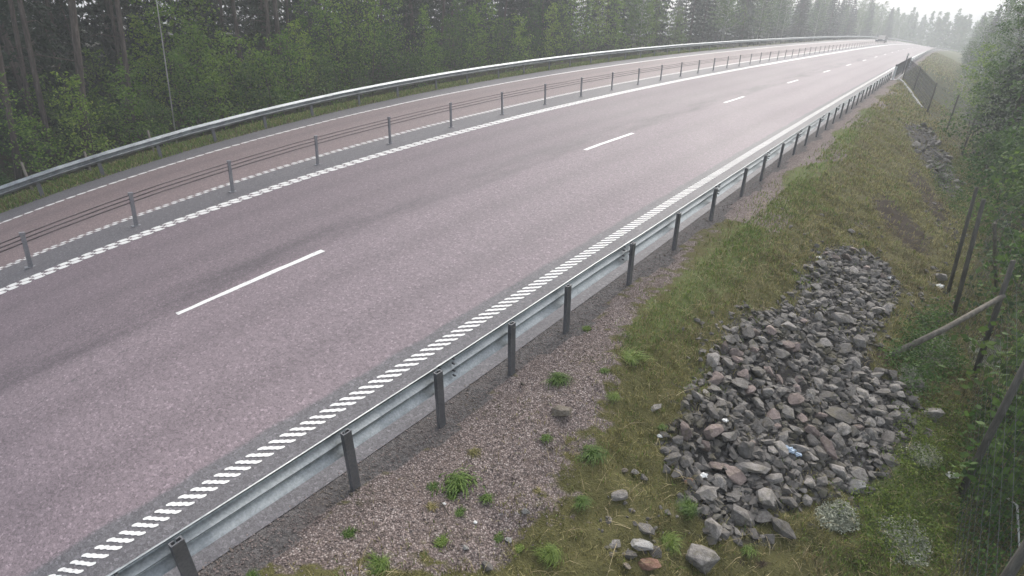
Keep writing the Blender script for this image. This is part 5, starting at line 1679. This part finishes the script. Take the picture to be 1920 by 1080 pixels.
# right hand side: trees beyond the fence and along the river
RT = [  # station, offset, kind, index, scale, label
    (9.5, 14.5, 'spruce', 3, .8, 'small dark spruce just behind the fence at the right edge'),
    (13.5, 15.0, 'bush', 2, 1.0, 'green bush behind the paired fence posts'),
    (16.5, 16.2, 'spruce', 1, .95, 'dark spruce behind the bracing pole at the right edge'),
    (19.5, 14.4, 'bush', 2, 1.2, 'leafy bush where the mossy bank meets the trees'),
    (22.0, 16.4, 'spruce', 0, .9, 'tall dark spruce at the right edge above the fence'),
    (24.5, 14.2, 'bush', 2, 1.3, 'leafy green bush at the foot of the far slope'),
    (27.0, 16.4, 'birch', 1, .8, 'leafy birch leaning over the far slope at right'),
    (29.0, 13.6, 'bush', 2, 1.1, 'green bush below the slope fence'),
    (31.5, 16.0, 'spruce', 2, .8, 'broad spruce right of the slope fence'),
    (34.0, 13.4, 'sap', 0, 1.1, 'birch sapling beside the lower end of the slope fence'),
    (36.5, 16.2, 'birch', 0, .85, 'hazy birch with pale stem behind the slope fence'),
    (41.0, 14.6, 'spruce', 0, .9, 'hazy spruce standing in the river hollow'),
    (45.0, 17.4, 'birch', 1, 1.0, 'tall hazy birch on the far side of the river hollow'),
    (50.0, 13.6, 'spruce', 1, 1.0, 'small hazy spruce below the bridge railing'),
    (55.0, 15.5, 'birch', 0, 1.0, 'hazy leafy tree beyond the bridge railing'),
    (61.0, 13.8, 'sap', 2, 1.1, 'slender sapling in the hollow beside the bridge'),
    (66.0, 16.0, 'spruce', 2, .9, 'pale hazy spruce right of the bridge'),
]
for s, o, k, j, sc, lab in RT:
    g = ground_pt(s, o)
    plant(K[k][j], Vector(g[:3]), lab, None, None, sc, (0, math.radians(6) if s < 30 else 0))
for u, v, k, j, sc, lab in (
        (1812, 262, 'sap', 2, .9, 'small hazy birch rising out of the river hollow beside the slope fence'), (1836, 300, 'bush', 2, 1.2, 'green bush low in the river hollow'),
        (1858, 282, 'birch', 1, .8, 'leafy birch in the middle of the river hollow'), (1878, 318, 'spruce', 1, 1.0, 'dark young spruce at the lower edge of the river hollow'),
        (1898, 290, 'birch', 0, .75, 'full green birch at the right edge above the dead branches'), (1912, 345, 'bush', 2, 1.3, 'wide dark bush at the right edge near the birch branch'),
        (1830, 236, 'spruce', 0, .8, 'narrow hazy spruce on the river bank right of the road bend'), (1800, 190, 'birch', 1, .7, 'hazy pale green birch at the top of the far bank'),
        (1872, 230, 'spruce', 2, .8, 'tall hazy spruce near the top right corner'), (1906, 240, 'spruce', 0, 1.0, 'dark tall spruce in the top right corner')):
    p, t = P(u, v)
    plant(K[k][j], p, lab, None, None, sc, (0, math.radians(-8)))
for u, v, k, j, sc, lab in (
        (1893, 420, 'bush', 2, .9, 'dark bush behind the thin grey pole and the paired fence posts'), (1916, 470, 'bush', 0, 1.2, 'dense bush at the right edge around the reddish log'),
        (1908, 545, 'bush', 2, .8, 'dark leafy bush at the right edge above the bracing pole'), (1918, 640, 'bush', 0, 1.0, 'shady bush at the right edge below the bracing pole'),
        (1915, 800, 'bush', 1, 1.1, 'low dark bush behind the nearest leaning fence post'), (1917, 950, 'bush', 1, 1.0, 'dark low bush in the bottom right corner'),
        (1868, 385, 'bush', 0, .9, 'rounded bush just above the paired fence posts'), (1842, 345, 'bush', 1, 1.1, 'low bush between the far stones and the dead branches')):
    p, t = P(u, v)
    plant(K[k][j], p, lab, None, None, sc, (0, math.radians(-6)))
for s in np.arange(2, 80, 3.4):
    for o in (19, 23, 28, 34):
        if rr.random() < .12:
            continue
        g = ground_pt(s + rr.uniform(-1.5, 1.5), o + rr.uniform(-1.6, 1.6))
        ks = rr.choice(['spruce', 'fspruce', 'fspruce', 'fbirch'])
        kk = K[ks]
        plant(kk[rr.randrange(len(kk))], Vector(g[:3]), 'forest tree in the dense green mass beyond the fence on the right', 'forest beyond the fence on the right', None, rr.uniform(.8, 1.15))
for s in np.arange(80, 250, 6.0):
    for o in (13, 18, 24):
        g = ground_pt(s + rr.uniform(-2, 2), o + rr.uniform(-1.5, 1.5))
        kk = K['fbirch'] if rr.random() < .5 else K['fspruce']
        plant(kk[rr.randrange(len(kk))], Vector(g[:3]), 'hazy forest tree lining the right side of the distant bend', 'distant trees right of the road', None, rr.uniform(.7, 1.0))
# the far wood that closes the view round the bend
ff = []
for k in range(420):
    s = rr.uniform(245, 330)
    o = rr.uniform(-90, 60)
    g = ground_pt(s, o)
    ff.append((g[0], g[1], g[2], rr.uniform(8, 13)))
cs = []
for x, y, z, h in ff:
    n = 170
    t = rng.random(n) ** .8
    a = rng.uniform(0, 6.28, n)
    r = (1 - t * .9) * rng.uniform(.3, 1, n) * h * .24
    cs.append(np.stack([x + np.cos(a) * r, y + np.sin(a) * r, z + .2 + t * h], -1))
cs = cc(cs)
V, F = leaf_quads(cs, .55, rng, .3, .5)
fm = np_mesh('far_wood', V, F, M['leafd'])
set_tint(fm, rng.random(len(F)), 1)
tag(obj('far_wood', fm), 'far wood closing the view beyond the distant bend', 'wood', kind='stuff')

# ------------------------------------------------------------------ the car far away on the other carriageway
def make_car():
    t = tag(link(bpy.data.objects.new('parked_car', None)), 'dark car driving far away on the left carriageway near the horizon', 'car')
    t.name = 'car'
    L, W = 4.5, 1.8
    prof = [(-2.25, .35), (-2.25, .75), (-2.1, .95), (-1.75, 1.02), (-1.25, 1.42), (.25, 1.45), (1.05, 1.0), (2.0, .85), (2.25, .65), (2.25, .35)]
    m = MB()
    n = len(prof)
    V = []
    for sy in (-1, 1):
        for x, z in prof:
            w = W / 2 * (1 if z < 1.0 else .80)
            V.append((x, sy * w, z))
    F = [(i, (i + 1) % n, n + (i + 1) % n, n + i) for i in range(n)] + [tuple(range(n - 1, -1, -1)), tuple(range(n, 2 * n))]
    m.add(V, F)
    obj('body', m.mesh('body', M['carpaint'], bevel=.05), t)
    for nm, q in (('windscreen', [(.34, 1.40), (.98, 1.04)]), ('rear_window', [(-1.70, 1.06), (-1.28, 1.39)])):
        m = MB()
        (x0, z0), (x1, z1) = q
        nx, nz = (z1 - z0), -(x1 - x0)
        l_ = math.hypot(nx, nz)
        nx, nz = -nx / l_ * .02, -nz / l_ * .02
        if nz < 0:
            nx, nz = -nx, -nz
        y = .66
        m.add([(x0 + nx, -y, z0 + nz), (x1 + nx, -y, z1 + nz), (x1 + nx, y, z1 + nz), (x0 + nx, y, z0 + nz), (x0, -y, z0), (x1, -y, z1), (x1, y, z1), (x0, y, z0)],
              [(0, 1, 2, 3), (7, 6, 5, 4), (0, 4, 5, 1), (1, 5, 6, 2), (2, 6, 7, 3), (3, 7, 4, 0)])
        obj(nm, m.mesh(nm, M['glass']), t)
    for sy in (-1, 1):
        m = MB()
        m.box(-.45, sy * .80, 1.20, 1.7, .03, .28)
        obj('side_window', m.mesh('side_window', M['glass'], bevel=.01), t)
        for x in (-1.4, 1.4):
            m = MB()
            m.tube([(x, sy * .72, .33), (x, sy * .92, .33)], .33, 18)
            w = obj('wheel', m.mesh('wheel', M['rubber']), t)
            m = MB()
            m.tube([(x, sy * .90, .33), (x, sy * .93, .33)], .21, 14)
            obj('rim', m.mesh('rim', M['rail']), w)
        m = MB()
        m.box(2.2, sy * .62, .70, .08, .36, .16)
        obj('headlight', m.mesh('headlight', M['white'], bevel=.02), t)
        m = MB()
        m.box(-2.23, sy * .68, .80, .06, .28, .16)
        obj('tail_light', m.mesh('tail_light', M['brick'], bevel=.02), t)
    m = MB()
    m.box(2.25, 0, .42, .1, 1.7, .22)
    obj('bumper', m.mesh('bumper', M['rubber'], bevel=.03), t)
    return t


car = make_car()
p = road_pt(152.0, -7.4)
car.location = p[:3]
car.rotation_euler = (0, 0, heading(152.0, -7.4) + PI)

# ------------------------------------------------------------------ even haze volume, standing in for fogging on the lens
m = MB()
m.box(0, 120, 8, 1100, 1000, 56)
hz = bpy.data.materials.new('lens_fog_haze')
hz.use_nodes = True
ht = hz.node_tree
ht.nodes.remove(ht.nodes['Principled BSDF'])
pv = ht.nodes.new('ShaderNodeVolumePrincipled')
pv.inputs['Color'].default_value = (0.90, 0.93, 0.95, 1)
pv.inputs['Density'].default_value = HAZE
pv.inputs['Anisotropy'].default_value = 0.2
ht.links.new(pv.outputs[0], ht.nodes['Material Output'].inputs['Volume'])
if HAZE:
    tag(obj('haze', m.mesh('haze', hz)), 'even pale haze over the road and forest, standing in for lens fog', 'haze', kind='stuff')
